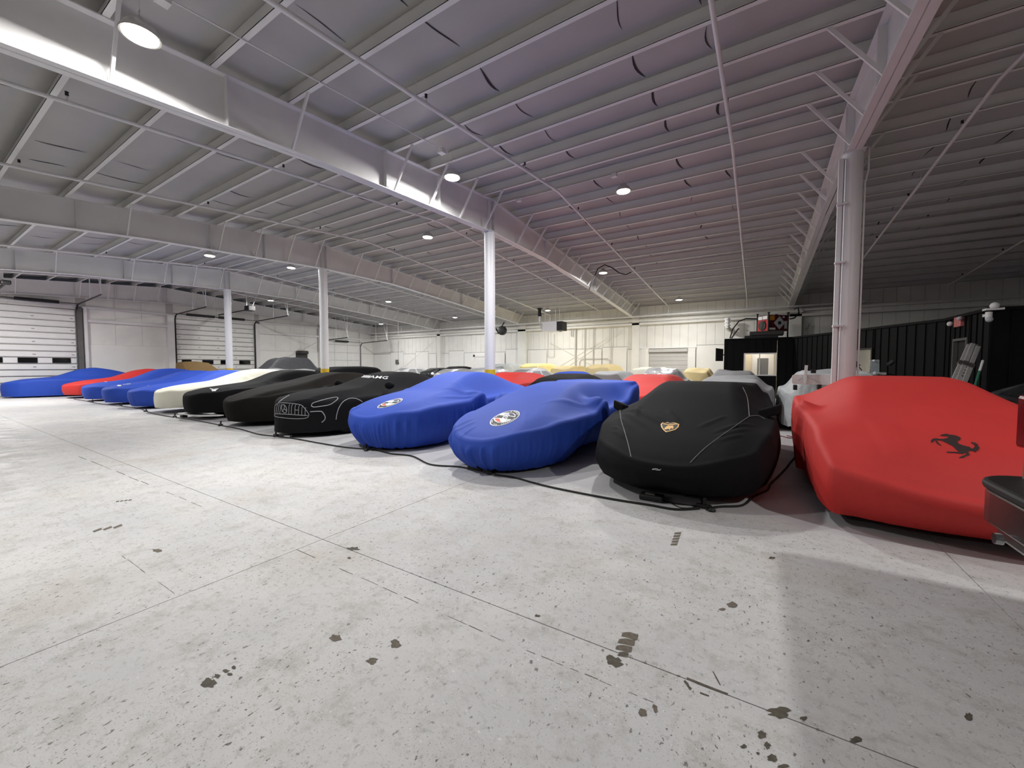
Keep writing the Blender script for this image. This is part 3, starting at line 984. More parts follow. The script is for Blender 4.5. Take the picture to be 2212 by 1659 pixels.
w1a, w1b = at(1607, 763, 1, 20.94), at(1677, 815, 1, 20.94)
win1 = (w1a[0] - OP[0][0], w1b[0] - OP[0][0], w1b[2] + .06, w1a[2])
d_, n_ = siding(OP[0], OP[1], win1)
s0, z1_ = oblique(1801, 754, OP[1], OP[2])
s1, z2_ = oblique(1888, 751, OP[1], OP[2])
win2 = (s0, s1, 1.0, z2_)
d2_, n2_ = siding(OP[1], OP[2], win2)
dy0, dy1 = at(2065, 700, 0, 4.27)[1], at(2096, 700, 0, 4.27)[1]
siding(OP[2], OP[3], None, (max(.2, 15.12 - dy0), min(2.1, 15.12 - dy1), 2.1))
siding(OP[3], OP[4])
siding(np.array((-1.28, 24.15)), OP[0])
rf = MB().prism([(p[0], p[1], ZO - .02) for p in OP] + [(9.28, 24.15, ZO - .02), (-1.28, 24.15, ZO - .02)], (0, 0, .04)).build('office_roof', M['siding'], off_)


def framed(n, p0, d, nrm, win, mull, m_frame, m_glass):
    w_ = bpy.data.objects.new('window_%d' % n, None)
    COL.objects.link(w_)
    w_.location = (p0[0], p0[1], 1.0)
    struct(w_)
    a, b, z0, z1 = win
    t = .05

    def bx(s0_, s1_, za, zb, nm, m_, dep=.06, o=0.0):
        c = p0 + d * (s0_ + s1_) / 2 + nrm * o
        return MB().obox((c[0], c[1], (za + zb) / 2), (*(d * (s1_ - s0_) / 2), 0), (*(nrm * dep), 0), (0, 0, (zb - za) / 2)).build(nm, m_, w_)
    bx(a, a + t, z0, z1, 'window_frame', m_frame)
    bx(b - t, b, z0, z1, 'window_frame', m_frame)
    bx(a + t, b - t, z1 - t, z1, 'window_frame', m_frame)
    bx(a + t, b - t, z0, z0 + t, 'window_frame', m_frame)
    for q in mull:
        bx(q - .02, q + .02, z0 + t, z1 - t, 'mullion', m_frame, .04)
    bx(a + t, b - t, z0 + t, z1 - t, 'pane', m_glass, .004)
    return w_


framed(1, OP[0], d_, n_, win1, [win1[0] + (win1[1] - win1[0]) * .49], M['white'], M['winglass'])
framed(2, OP[1], d2_, n2_, win2, [], M['black'], M['winglass'])
# rooms behind the two windows
rw = bpy.data.objects.new('wall_room', None)
COL.objects.link(rw)
rw.location = (0, 22.5, 0)
struct(rw)
MB().box(-1.2, 1.2, 22.7, 22.75, 0, 2.58).build('room_wall', M['creamwall'], rw)
MB().box(-1.22, -1.18, 21, 22.7, 0, 2.58).box(1.16, 1.2, 21.05, 22.7, 0, 2.58).build('room_wall', M['creamwall'], rw)
MB().box(-1.2, 1.2, 21, 22.7, 2.54, 2.58).build('room_ceiling', M['white'], rw)
a, b = at(1636, 774, 1, 22.68), at(1659, 812, 1, 22.68)
MB().box(a[0], b[0], 22.66, 22.7, .6, a[2]).build('inner_pane', M['dgrey'], rw)
for x0, x1 in ((a[0] - .22, a[0]), (b[0], b[0] + .22)):
    MB().box(x0, x1, 22.64, 22.7, .5, a[2] + .2).build('inner_trim', M['white'], rw)
MB().box(a[0], b[0], 22.64, 22.7, a[2], a[2] + .2).build('inner_trim', M['white'], rw)
q = OP[1] - n2_ * 1.6
e0, e1 = q + d2_ * .3, q + d2_ * 6.4
MB().prism([(*e0, 0), (*e1, 0), (*e1, 2.58), (*e0, 2.58)], (*(-n2_ * .05), 0)).build('room_wall', M['creamwall'], rw)
e2 = OP[1] + d2_ * (s1 + .5)
MB().prism([(*(e2 - n2_ * .1), 0), (*(e2 - n2_ * 1.6), 0), (*(e2 - n2_ * 1.6), 2.58), (*(e2 - n2_ * .1), 2.58)], (*(d2_ * .05), 0)).build('room_wall', M['creamwall'], rw)
for (cx, cy, lab, pw) in ((0, 21.9, 'lit ceiling panel in the small room behind the sliding window', 5),
                          (*(OP[1] + d2_ * (s0 + s1) / 2 - n2_ * .9), 'lit ceiling panel in the room behind the nearest column', 9)):
    T = thing('ceiling_panel', lab, 'lamp', (cx, cy, 2.5))
    MB().box(cx - .3, cx + .3, cy - .3, cy + .3, 2.5, 2.54).build('diffuser', M['lens'], T)
    ld = bpy.data.lights.new('panel_light', 'AREA')
    ld.size = .55
    ld.energy = pw
    ld.color = (1, .93, .8)
    lo = bpy.data.objects.new('panel_light', ld)
    COL.objects.link(lo)
    lo.parent = T
    lo.location = (0, 0, -.02)
d7 = bpy.data.objects.new('door_7', None)
COL.objects.link(d7)
d7.location = (4.28, (dy0 + dy1) / 2, 0)
struct(d7)
ya, yb_ = min(dy0, dy1), max(dy0, dy1)
MB().box(4.30, 4.34, ya, yb_, 0, 2.06).build('leaf', M['black'], d7)
MB().box(4.22, 4.3, ya, yb_, 2.04, 2.1).box(4.22, 4.3, ya, ya + .06, 0, 2.04).box(4.22, 4.3, yb_ - .06, yb_, 0, 2.04).build('door_frame', M['dgrey'], d7)
# wall television
T = thing('television', 'small black television on the left side of the black office block', 'television', (-1.42, 21.0, 1.95))
MB().prism([(-1.66, 20.72, 1.66), (-1.38, 20.94, 1.66), (-1.38, 20.94, 2.22), (-1.66, 20.72, 2.26)], (-.03, .05, 0)).build('screen', M['black'], T)
MB().bar((-1.45, 20.93, 1.95), (-1.35, 21.05, 1.95), .05).build('arm', M['black'], T)
# red machine on the roof
T = thing('generator', 'red boxed machine with a round port on top of the black office block', 'machine', (0.25, 21.75, ZO + .07))
gz = 3.02
c0 = np.array(at(1660, 700, 1, 21.4))[:2]
l0, r0 = np.array(at(1636, 700, 1, 21.95))[:2], np.array(at(1702, 700, 1, 21.95))[:2]
u1, u2 = l0 - c0, r0 - c0
bk = c0 + u1 + u2
hh = .72
mb = MB().prism([(*c0, gz), (*r0, gz), (*bk, gz), (*l0, gz)], (0, 0, hh))
gbody = mb.build('casing', M['gendark'], T)


def onface(a, u, s0_, s1_, z0, z1, nm, m_, out=.012):
    n = np.array((u[1], -u[0]))
    n = n / np.linalg.norm(n)
    if n @ (-a) < 0:
        n = -n
    p, q_ = a + u * s0_, a + u * s1_
    return MB().prism([(*p, z0), (*q_, z0), (*q_, z1), (*p, z1)], (*(n * out), 0)).build(nm, m_, T)


onface(c0, u1, .03, .97, gz + .02, gz + hh - .2, 'front_panel', M['genred'])
onface(c0, u1, .55, .92, gz + hh - .18, gz + hh - .03, 'label_plate', M['white'])
onface(c0, u1, .1, .5, gz + hh - .18, gz + hh - .03, 'label_plate', M['white'])
onface(c0, u2, .06, .3, gz + hh - .24, gz + hh - .04, 'warning_label', M['orange'])
onface(c0, u2, .05, .35, gz + .05, gz + .14, 'label_plate', M['white'])
onface(c0, u2, .82, .95, gz + .1, gz + .45, 'label_strip', M['gprint'])
onface(c0, u2, .72, .82, gz + hh - .14, gz + hh - .05, 'label_strip', M['gprint'])
n1 = np.array((u1[1], -u1[0]))
n1 = n1 / np.linalg.norm(n1) * (1 if np.array((u1[1], -u1[0])) @ (-c0) > 0 else -1)
n2 = np.array((u2[1], -u2[0]))
n2 = n2 / np.linalg.norm(n2) * (1 if np.array((u2[1], -u2[0])) @ (-c0) > 0 else -1)
pc = c0 + u1 * .5
ringp = [(*(pc + u1 / np.linalg.norm(u1) * .22 * math.cos(q) + n1 * .02), gz + .26 + .22 * math.sin(q)) for q in np.linspace(0, 2 * PI, 20)[:-1]]
MB().prism(ringp, (*(n1 * .03), 0)).build('round_port', M['black'], T)
dc = c0 + u2 * .55
dia = [(*(dc + u2 / np.linalg.norm(u2) * dx + n2 * .014), gz + hh / 2 + dz) for dx, dz in ((0, .3), (.27, 0), (0, -.3), (-.27, 0))]
MB().prism(dia, (*(n2 * .006), 0)).build('diamond_label', M['gprint'], T)
dia = [(*(dc + u2 / np.linalg.norm(u2) * dx + n2 * .021), gz + hh / 2 + dz) for dx, dz in ((-.07, .07), (.07, .07), (.07, -.07), (-.07, -.07))]
MB().prism(dia, (*(n2 * .004), 0)).build('diamond_symbol', M['black'], T)
for p in (c0, l0, r0, bk):
    MB().tube([(*p, ZO + .07), (*p, gz + hh + .06)], .035, 6).build('corner_post', M['black'], T)
    MB().lathe([(.02, 0), (.06, .05), (.06, .07)], (*p, gz + hh + .05), 8).build('post_cap', M['black'], T)
MB().box(-.55, .75, 21.3, 22.3, ZO + .07, ZO + .2).build('skid', M['black'], T)
MB().box(-.35, .95, 21.2, 22.2, ZO + .21, gz - .02).build('skid', M['ptile'], T)
for pts, lab in (([at(1577, 731, 1, 21.3), at(1582, 712, 1, 21.4), at(1596, 694, 1, 21.5), at(1612, 688, 1, 21.5), at(1636, 689, 1, 21.5)], 'black hose arching from the office roof edge to the red machine'),
                 ([at(1580, 731, 1, 21.6), at(1587, 720, 1, 21.6), at(1596, 709, 1, 21.6)], 'short black hose stub at the left edge of the office roof'),
                 ([at(1706, 689, 1, 21.9), at(1716, 687, 1, 22.1), at(1726, 676, 1, 22.3), at(1724, 665, 1, 22.4), at(1715, 668, 1, 22.5)], 'black hose looping up on the right of the red machine')):
    o = MB().tube(pts, .03, 6).build('hose', M['rubber'], None, True)
    tag(o, lab, 'hose')
T = thing('pipe_fitting', 'white plastic pipe elbow on the back wall left of the red machine', 'fitting', at(1570, 700, 1, 23.4))
a, b, c = at(1571, 687, 1, 23.4), at(1571, 706, 1, 23.4), at(1577, 712, 1, 24.16)
MB().tube([a, b, (b + c) / 2 + np.array((0, -.02, -.05)), c], .11, 10).build('elbow', M['white'], T, True)
for t in (.1, .45, .8):
    p = a + (b - a) * t
    MB().tube([p, p - np.array((0, 0, .05))], .15, 10).build('flange', M['white'], T)
# exit sign, security cameras
p = at(2074, 695, 0, 4.24)
T = thing('exit_sign', 'pale red exit sign with a round lamp head high on the black wall', 'sign', p)
MB().box(4.19, 4.25, p[1] - .2, p[1] + .2, p[2] - .12, p[2] + .12).build('sign_box', M['exitred'], T)
MB().ball((4.15, p[1] + .3, p[2] - .02), .06, .06, .06).build('lamp_head', M['white'], T, True)
MB().ball((4.15, p[1] - .26, p[2] + .06), .05, .05, .05).build('lamp_head', M['gprint'], T, True)
for (x, y, lab) in ((2136, 680, 'white security camera under the top edge of the black wall'), (2150, 662, 'white dome camera standing on the top edge of the black wall')):
    p = at(x, y, 1, 12.7)
    T = thing('security_camera', lab, 'camera', p)
    if y > 670:
        MB().tube([(p[0], p[1], p[2] - .09), (p[0], p[1], p[2] + .06)], .055, 10).build('body', M['white'], T, True)
        MB().ball((p[0], p[1] - .03, p[2] - .1), .06, .06, .06).build('lens', M['gprint'], T, True)
        MB().box(p[0] - .03, p[0] + .03, p[1], 12.9, p[2] - .03, p[2] + .03).build('mount', M['white'], T)
    else:
        MB().box(p[0] - .13, p[0] + .14, p[1], 12.88, p[2] - .07, p[2] - .03).build('mount', M['white'], T)
        MB().ball((p[0], p[1] + .03, p[2] + .02), .075, .075, .075).build('dome', M['white'], T, True)


# ------------------------------------------------------------------ covered cars
def curve(pts, t, sm=0.10):
    pts = np.array(pts, float)
    tt = np.linspace(pts[0, 0] - .6, pts[-1, 0] + .6, 700)
    v = np.interp(tt, pts[:, 0], pts[:, 1])
    sl = (pts[1, 1] - pts[0, 1]) / max(pts[1, 0] - pts[0, 0], 1e-6)
    v = np.where(tt < pts[0, 0], pts[0, 1] + sl * (tt - pts[0, 0]), v)
    if sm:
        k = np.exp(-0.5 * (np.arange(-60, 61) * (tt[1] - tt[0]) / sm) ** 2)
        v = np.convolve(np.pad(v, 60, mode='edge'), k / k.sum(), 'valid')
    return np.interp(t, tt, v)


def sstep(x):
    x = np.clip(x, 0, 1)
    return x * x * (3 - 2 * x)


COUPE = dict(L=4.5, W=1.9,
             zc=[(0, .50), (.15, .62), (.6, .76), (1.2, .88), (1.7, .98), (2.4, 1.24), (2.9, 1.28), (3.4, 1.21), (4.1, 1.0), (4.5, .92)],
             zs=[(0, .48), (.3, .62), (.9, .74), (1.7, .84), (2.8, .87), (3.8, .9), (4.5, .84)],
             wr=[(0, .6), (1.2, .6), (2.2, .42), (3.2, .42), (4.5, .55)],
             plan=[(0, .80), (.12, .93), (.3, 1), (.8, 1), (.95, .95), (1, .86)])


def cover_mesh(s, nu=44, nv=72, nk=14, seed=1):
    rg = np.random.RandomState(seed)
    L_, W_ = s['L'], s['W']
    r = s.get('round', .09)
    u = np.linspace(-1, 1, nu)
    v = np.linspace(0, 1, nv)
    U, V = np.meshgrid(u, v)
    hw = (W_ / 2 - r) * np.interp(V, *np.array(s['plan']).T)
    bf, br = s.get('bowf', .42), s.get('bowr', .25)
    yf, yr = bf * np.abs(U) ** 2.4, br * np.abs(U) ** 2.6
    Y = r + yf + V * (L_ - 2 * r - yf - yr)
    X = U * hw
    zc, zs, wr = curve(s['zc'], Y, s.get('sm', .10)), curve(s['zs'], Y, s.get('sm', .10)), curve(s['wr'], Y, .12)
    a = np.abs(U)
    g = 1 - sstep((a - wr) / (1.0 - wr + 1e-6) / s.get('fall', 1.0))
    Z = zs + (zc - zs) * g - .025 * a ** 2
    dX = np.zeros_like(X)
    for (bx, by, sx, sy, dz, dx) in s.get('bumps', []):
        q = np.exp(-((X - bx) / sx) ** 2 - ((Y - by) / sy) ** 2)
        Z = Z + dz * q
        dX = dX + dx * q
    for (x0, y0, x1, y1, w, am) in s.get('creases', []):
        d = np.array((x1 - x0, y1 - y0))
        ln = np.hypot(*d)
        d /= ln
        al = (X - x0) * d[0] + (Y - y0) * d[1]
        ac = (X - x0) * d[1] - (Y - y0) * d[0]
        Z = Z + am * np.exp(-(ac / w) ** 2) * sstep(al / (.25 * ln)) * sstep((ln - al) / (.35 * ln))
    wa = s.get('wave', .004)
    if wa:
        for k in range(10):
            kx, ky = rg.uniform(-9, 9), rg.uniform(-7, 7)
            Z = Z + wa * .4 * np.sin(kx * X + ky * Y + rg.uniform(0, 6))
    X = X + dX
    vs = np.stack([X.ravel(), Y.ravel(), Z.ravel()], 1)
    fs = []
    for j in range(nv - 1):
        for i in range(nu - 1):
            p = j * nu + i
            fs.append((p, p + 1, p + nu + 1, p + nu))
    # perimeter, counter-clockwise seen from above
    per = [i for i in range(nu)] + [j * nu + nu - 1 for j in range(1, nv)] + [(nv - 1) * nu + i for i in range(nu - 2, -1, -1)] + \
          [j * nu for j in range(nv - 2, 0, -1)]
    P = vs[per]
    n = len(per)
    tan = np.roll(P[:, :2], -2, 0) - np.roll(P[:, :2], 2, 0)
    nr = np.stack([tan[:, 1], -tan[:, 0]], 1)
    nr /= np.linalg.norm(nr, axis=1)[:, None] + 1e-9
    for _ in range(6):
        nr = (nr + np.roll(nr, 1, 0) + np.roll(nr, -1, 0)) / 3
        nr /= np.linalg.norm(nr, axis=1)[:, None] + 1e-9
    arc = np.concatenate([[0], np.cumsum(np.linalg.norm(np.diff(P[:, :2], axis=0), axis=1))])
    # hem height along the car, seen from the side, with the front and rear hem apart
    side = np.abs(nr[:, 0])
    hem = curve(s.get('hem', [(0, .1), (L_, .1)]), P[:, 1], .12)
    fold = np.zeros(n)
    for k in range(9):
        fq = rg.uniform(9, 26)
        w_ = (.5 + .5 * np.sin(rg.uniform(1, 4) * arc + rg.uniform(0, 6)))
        fold += rg.uniform(.4, 1) * w_ * ((1 - np.abs(np.sin(fq * arc + rg.uniform(0, 6)))) ** 3 - .2)
    fr = np.clip(-nr[:, 1], 0, 1) ** 1.5 if s.get('foldfront') else np.ones(n)
    fa = s.get('fold', .004) * (0.35 + .65 * fr)
    rings = []
    tuck, tuckf, bulge = s.get('tuck', .05), s.get('tuckf', s.get('tuck', .05)), s.get('bulge', .015)
    tk = tuck * side + tuckf * (1 - side)
    for k in range(1, 5):
        th = PI / 2 * k / 4
        rings.append((r * math.sin(th), r * (1 - math.cos(th)), 0))
    ztop = P[:, 2]
    base = len(vs)
    allv = [vs]
    for (o_, dn, _) in rings:
        q = np.column_stack([P[:, :2] + nr * o_, ztop - dn])
        allv.append(q)
    z0 = ztop - r
    crease = s.get('crease')
    for k in range(1, nk + 1):
        q_ = k / nk
        z = z0 + (hem + fa * .8 * fold * (q_ ** 3) - z0) * q_
        o_ = r + bulge * np.sin(PI * q_) - tk * q_ ** 1.6 + fa * fold * sstep(q_ * 3)
        allv.append(np.column_stack([P[:, :2] + nr * o_[:, None], z]))
    prev = np.array(per)
    for k in range(len(allv) - 1):
        cur = base + k * n + np.arange(n)
        for i in range(n):
            j = (i + 1) % n
            fs.append((int(prev[i]), int(cur[i]), int(cur[j]), int(prev[j])))
        prev = cur
    return np.concatenate(allv), fs


class Car:
    def __init__(self, name, label, s, m, pos, yaw=0.0, cat='car', group=None, nu=44, nv=72, nk=14, seed=1, wheels=True, part='cover', wr=.33):
        self.root = thing(name, label, cat, (pos[0], pos[1], 0), group)
        vs, fs = cover_mesh(s, nu, nv, nk, seed)
        c, s_ = math.cos(yaw), math.sin(yaw)
        self.R = np.array(((c, -s_, 0), (s_, c, 0), (0, 0, 1)))
        self.pos = np.array((pos[0], pos[1], 0.0))
        vw = vs @ self.R.T + self.pos
        self.vw, self.fs = vw, fs
        mb = MB().add(vw, fs)
        self.cover = mb.build(part, m, self.root, 2)
        self.bvh = BVHTree.FromPolygons([Vector(p) for p in vw], fs)
        L_, W_ = s['L'], s['W']
        if wheels:
            for yy in (s.get('axf', .92), s['L'] - s.get('axr', .95)):
                for sx in (-1, 1):
                    self.wheel(sx * (W_ / 2 - .36 + s.get('wout', 0)), yy + .12, wr - .02, .22)

    def w(self, p):
        return self.R @ np.array(p, float) + self.pos

    def wheel(self, x, y, r, wd):
        mb = MB().lathe([(r * .62, -wd / 2), (r * .95, -wd / 2), (r, -wd / 2 + .03), (r, wd / 2 - .03), (r * .95, wd / 2), (r * .62, wd / 2)], (0, 0, 0), 20, 0)
        mb.v = [tuple(self.w((a + x, b + y, c + r))) for a, b, c in mb.v]
        o = mb.build('wheel', M['tyre'], self.root, True)
        rm = MB().lathe([(.02, -wd / 2 + .02), (r * .6, -wd / 2 + .01), (r * .63, wd / 2 - .01), (.02, wd / 2 - .02)], (0, 0, 0), 14, 0)
        rm.v = [tuple(self.w((a + x, b + y, c + r))) for a, b, c in rm.v]
        rm.build('wheel_rim', M['rim'], o, True)
        return o

    # photo-traced prints laid onto the cloth
    def hit(self, x, y):
        d = ray(x, y)
        d = d / np.linalg.norm(d)
        loc, nrm, idx, dist = self.bvh.ray_cast(Vector(CAM), Vector(d))
        if loc is None:
            return None
        nrm = np.array(nrm)
        if nrm @ d > 0:
            nrm = -nrm
        return np.array(loc), nrm

    def decal(self, polys, name, m, off=.004, step=6.0, parent=None):
        mb = MB()
        for poly in polys:
            tr = tessellate_polygon([[Vector((x, y, 0)) for x, y in poly]])
            bm = bmesh.new()
            bv = [bm.verts.new((x, y, 0)) for x, y in poly]
            for t in tr:
                try:
                    bm.faces.new([bv[i] for i in t])
                except ValueError:
                    pass
            for _ in range(4):
                es = [e for e in bm.edges if e.calc_length() > step]
                if not es:
                    break
                bmesh.ops.subdivide_edges(bm, edges=es, cuts=1)
                bmesh.ops.triangulate(bm, faces=bm.faces[:])
            bm.verts.index_update()
            hs = [self.hit(v.co.x, v.co.y) for v in bm.verts]
            idx, vs = {}, []
            for i, h in enumerate(hs):
                if h is not None:
                    idx[i] = len(vs)
                    vs.append(h[0] + h[1] * off)
            fs = []
            for f in bm.faces:
                ii = [v.index for v in f.verts]
                if all(i in idx for i in ii):
                    a, b, c = [vs[idx[i]] for i in ii[:3]]
                    nn = np.cross(b - a, c - a)
                    ids = [idx[i] for i in ii]
                    fs.append(tuple(ids) if nn @ (CAM - a) > 0 else tuple(ids[::-1]))
            bm.free()
            if fs:
                mb.add(vs, fs)
        if mb.f:
            return mb.build(name, m, parent or self.root)

    def line(self, pts, name, m, r=.005, smooth=True, step=5.0):
        P = []
        pts = np.array(pts, float)
        if smooth and len(pts) > 2:
            t = np.arange(len(pts))
            q = []
            for i in range(len(pts) - 1):
                p0, p1, p2, p3 = pts[max(i - 1, 0)], pts[i], pts[i + 1], pts[min(i + 2, len(pts) - 1)]
                for k in range(6):
                    f = k / 6
                    q.append(.5 * ((2 * p1) + (-p0 + p2) * f + (2 * p0 - 5 * p1 + 4 * p2 - p3) * f * f + (-p0 + 3 * p1 - 3 * p2 + p3) * f ** 3))
            q.append(pts[-1])
            pts = np.array(q)
        for a, b in zip(pts[:-1], pts[1:]):
            n = max(1, int(np.hypot(*(b - a)) / step))
            for k in range(n):
                P.append(a + (b - a) * k / n)
        P.append(pts[-1])
        runs, cur = [], []
        for p in P:
            h = self.hit(*p)
            if h is None:
                if len(cur) > 1:
                    runs.append(cur)
                cur = []
            else:
                q = h[0] + h[1] * r * .35
                if cur and np.linalg.norm(q - cur[-1]) > .25:
                    if len(cur) > 1:
                        runs.append(cur)
                    cur = []
                if not cur or np.linalg.norm(q - cur[-1]) > 1e-4:
                    cur.append(q)
        if len(cur) > 1:
            runs.append(cur)
        mb = MB()
        for rn in runs:
            mb.tube(rn, r, 5)
        if mb.f:
            return mb.build(name, m, self.root, True)

    # panes laid onto a body from a given direction (car frame)
    def panes(self, quads, d, name, m, off=.006, n=7):
        d = self.R @ np.array(d, float)
        d /= np.linalg.norm(d)
        for q in quads:
            q = [self.w(p) for p in q]
            vs, fs, ok = [], [], True
            for i in range(n + 1):
                for j in range(n + 1):
                    a, b = i / n, j / n
                    p = (q[0] * (1 - a) + q[1] * a) * (1 - b) + (q[3] * (1 - a) + q[2] * a) * b
                    loc, nr, ix, ds = self.bvh.ray_cast(Vector(p - d * 2.0), Vector(d))
                    if loc is None:
                        ok = False
                        break
                    nr = np.array(nr)
                    if nr @ d > 0:
                        nr = -nr
                    vs.append(np.array(loc) + nr * off)
                if not ok:
                    break
            if not ok:
                continue
            for i in range(n):
                for j in range(n):
                    k = i * (n + 1) + j
                    fs.append((k, k + 1, k + n + 2, k + n + 1))
            MB().add(vs, fs).build(name, m, self.root, True)


def crop(pts, ox, oy, sc):
    return [(ox + x / sc, oy + y / sc) for x, y in pts]


def ell(cx, cy, A, B, n=40, k=1.0):
    return [(cx + k * (A[0] * math.cos(q) + B[0] * math.sin(q)), cy + k * (A[1] * math.cos(q) + B[1] * math.sin(q))) for q in np.linspace(0, 2 * PI, n, endpoint=False)]


def thick(p, q, w):
    d = np.array(q, float) - np.array(p, float)
    n = np.array((-d[1], d[0])) / (np.linalg.norm(d) + 1e-9) * w / 2
    return [tuple(p + n), tuple(np.array(q) + n), tuple(np.array(q) - n), tuple(np.array(p) - n)]


def text_polys(txt, bold=True):
    cu = bpy.data.curves.new('txt', 'FONT')
    cu.body = txt
    cu.resolution_u = 2
    if bold:
        cu.offset = 0.004
    ob = bpy.data.objects.new('txt', cu)
    COL.objects.link(ob)
    dg = bpy.context.evaluated_depsgraph_get()
    me = ob.evaluated_get(dg).to_mesh()
    V = np.array([v.co[:2] for v in me.vertices])
    F = [tuple(p.vertices) for p in me.polygons]
    ob.evaluated_get(dg).to_mesh_clear()
    bpy.data.objects.remove(ob)
    bpy.data.curves.remove(cu)
    lo, hi = V.min(0), V.max(0)
    V = (V - lo) / (hi - lo)
    return V, F


def text_px(txt, q):
    """q: photo pixels of lower-left, lower-right, upper-right, upper-left"""
    V, F = text_polys(txt)
    q = np.array(q, float)
    out = []
    for f in F:
        out.append([tuple((q[0] * (1 - V[i, 0]) + q[1] * V[i, 0]) * (1 - V[i, 1]) + (q[3] * (1 - V[i, 0]) + q[2] * V[i, 0]) * V[i, 1]) for i in f])
    return out


HEMB = [(0, .07), (.25, .05), (1.3, .06), (1.5, .2), (3.0, .2), (3.3, .1), (4.5, .12)]
# --- red covered car, nearest right
S = dict(COUPE, L=4.6, W=2.1, round=.06, bowf=.25, plan=[(0, .93), (.08, .99), (.2, 1), (.8, 1), (.95, .95), (1, .86)],
         zc=[(0, .37), (.1, .46), (.5, .72), (1.0, .87), (1.5, .99), (2.35, 1.25), (2.8, 1.285), (3.3, 1.25), (4.0, 1.08), (4.6, .95)],
         zs=[(0, .36), (.3, .58), (.8, .84), (1.7, .88), (2.8, .9), (3.8, .96), (4.6, .88)],
         wr=[(0, .7), (1.2, .62), (2.2, .42), (3.2, .40), (4.6, .55)],
         hem=[(0, .10), (.4, .10), (.8, .16), (4.6, .12)], tuck=.03, tuckf=.26, bulge=.02, fold=.003, axf=.85,
         bumps=[(-.95, 1.9, .07, .10, .12, -.11), (.95, 1.9, .07, .10, .12, .11)],
         creases=[(-.62, .42 + .08 * k, -.36, .30 + .075 * k, .022, .011) for k in range(9)])
red = Car('covered_car', 'red covered sports car with a dark prancing horse print, nearest on the right', S, M['red'], (1.53, 4.12), 0.0, group='covered cars of the front row', nu=80, nv=120, nk=20, seed=3)
O4 = (1700, 780, 3.857)
horse = [[(1300, 650), (1340, 640), (1345, 625), (1330, 612), (1395, 618), (1425, 628), (1448, 640), (1440, 660), (1418, 672), (1430, 690), (1470, 705), (1515, 715),
          (1540, 730), (1535, 745), (1500, 765), (1470, 772), (1435, 760), (1405, 735), (1380, 710), (1350, 695), (1320, 680), (1280, 662), (1245, 660), (1265, 650)],
         [(1345, 612), (1330, 606), (1290, 613), (1272, 622), (1300, 627), (1345, 628)],
         [(1265, 648), (1245, 645), (1215, 648), (1198, 665), (1203, 682), (1218, 678), (1222, 665), (1250, 662), (1270, 662)],
         [(1235, 668), (1250, 690), (1285, 710), (1282, 700), (1262, 685), (1250, 665)],
         [(1500, 735), (1540, 735), (1565, 715), (1560, 700), (1535, 685), (1540, 672), (1560, 690), (1560, 675), (1580, 692), (1585, 685), (1590, 705),
          (1603, 725), (1592, 745), (1575, 755), (1570, 765), (1555, 752), (1530, 748)],
         [(1470, 765), (1420, 758), (1330, 756), (1328, 765), (1400, 768), (1470, 775)],
         [(1500, 765), (1490, 780), (1450, 795), (1432, 805), (1440, 812), (1475, 805), (1490, 795), (1520, 785), (1515, 765)]]
red.decal([crop(p, *O4) for p in horse], 'horse_print', M['horse'], .003, 5)

# --- black covered wedge car with bull shield
S = dict(COUPE, L=4.75, W=2.03, round=.06, bowf=.46,
         zc=[(0, .40), (.1, .47), (.5, .62), (1.0, .76), (1.5, .90), (2.0, 1.05), (2.5, 1.15), (2.9, 1.175), (3.4, 1.14), (4.0, 1.09), (4.3, 1.125), (4.75, 1.10)],
         zs=[(0, .40), (.3, .52), (.9, .70), (1.7, .78), (2.8, .82), (3.8, .88), (4.2, .98), (4.75, .98)],
         wr=[(0, .65), (1.2, .58), (2.2, .46), (3.2, .46), (4.2, .84), (4.75, .84)],
         hem=[(0, .11), (.4, .11), (.9, .12), (1.3, .1), (4.75, .1)], tuck=.05, tuckf=.27, bulge=.05, fold=.004, wave=.003,
         creases=[(-.78, 1.45, -.05, .75, .03, 0.0228), (-.8, 1.3, -.2, .6, .025, 0.0190), (-.8, 1.15, -.4, .55, .02, 0.0171), (-.55, 1.3, -.1, .9, .02, 0.0190),
                  (-.2, 1.3, .05, .9, .02, 0.0171), (.8, 1.2, .35, .7, .02, 0.0190), (.75, 1.0, .4, .6, .02, 0.0171), (.7, .8, .4, .5, .02, 0.0171),
                  (-.6, 1.5, -.5, 1.0, .02, 0.0190), (.5, 1.25, .2, .8, .02, 0.0152), (-.75, .8, -.45, .45, .018, 0.0190), (-.7, .65, -.45, .4, .018, 0.0190)])
lam = Car('covered_car', 'black covered wedge sports car with a gold bull shield on the bonnet', S, M['blackcloth'], (-.79, 4.07), 0.0, group='covered cars of the front row', nu=80, nv=120, nk=20, seed=5)
O2 = (1240, 780, 4.608)
for pts in ([(455, 475), (470, 590), (500, 690), (540, 830), (568, 955)], [(1680, 265), (1725, 370), (1745, 550)], [(1745, 550), (1500, 720), (1300, 870), (1155, 1015)],
            [(1745, 550), (1830, 545), (1900, 575)]):
    lam.line(crop(pts, *O2), 'piping', M['gtext'], .005)
sh = [(862, 630), (880, 612), (910, 618), (930, 608), (955, 620), (990, 612), (1020, 620), (1048, 630), (1040, 660), (1010, 685), (960, 700), (915, 710), (890, 690), (868, 660)]
c_ = np.mean(np.array(sh), 0)
she = lam.decal([crop(sh, *O2)], 'shield_emblem', M['gold'], .003, 4)
lam.decal([crop([tuple(c_ + (np.array(p) - c_) * .86) for p in sh], *O2)], 'shield_field', M['bprint'], .0045, 4, she)
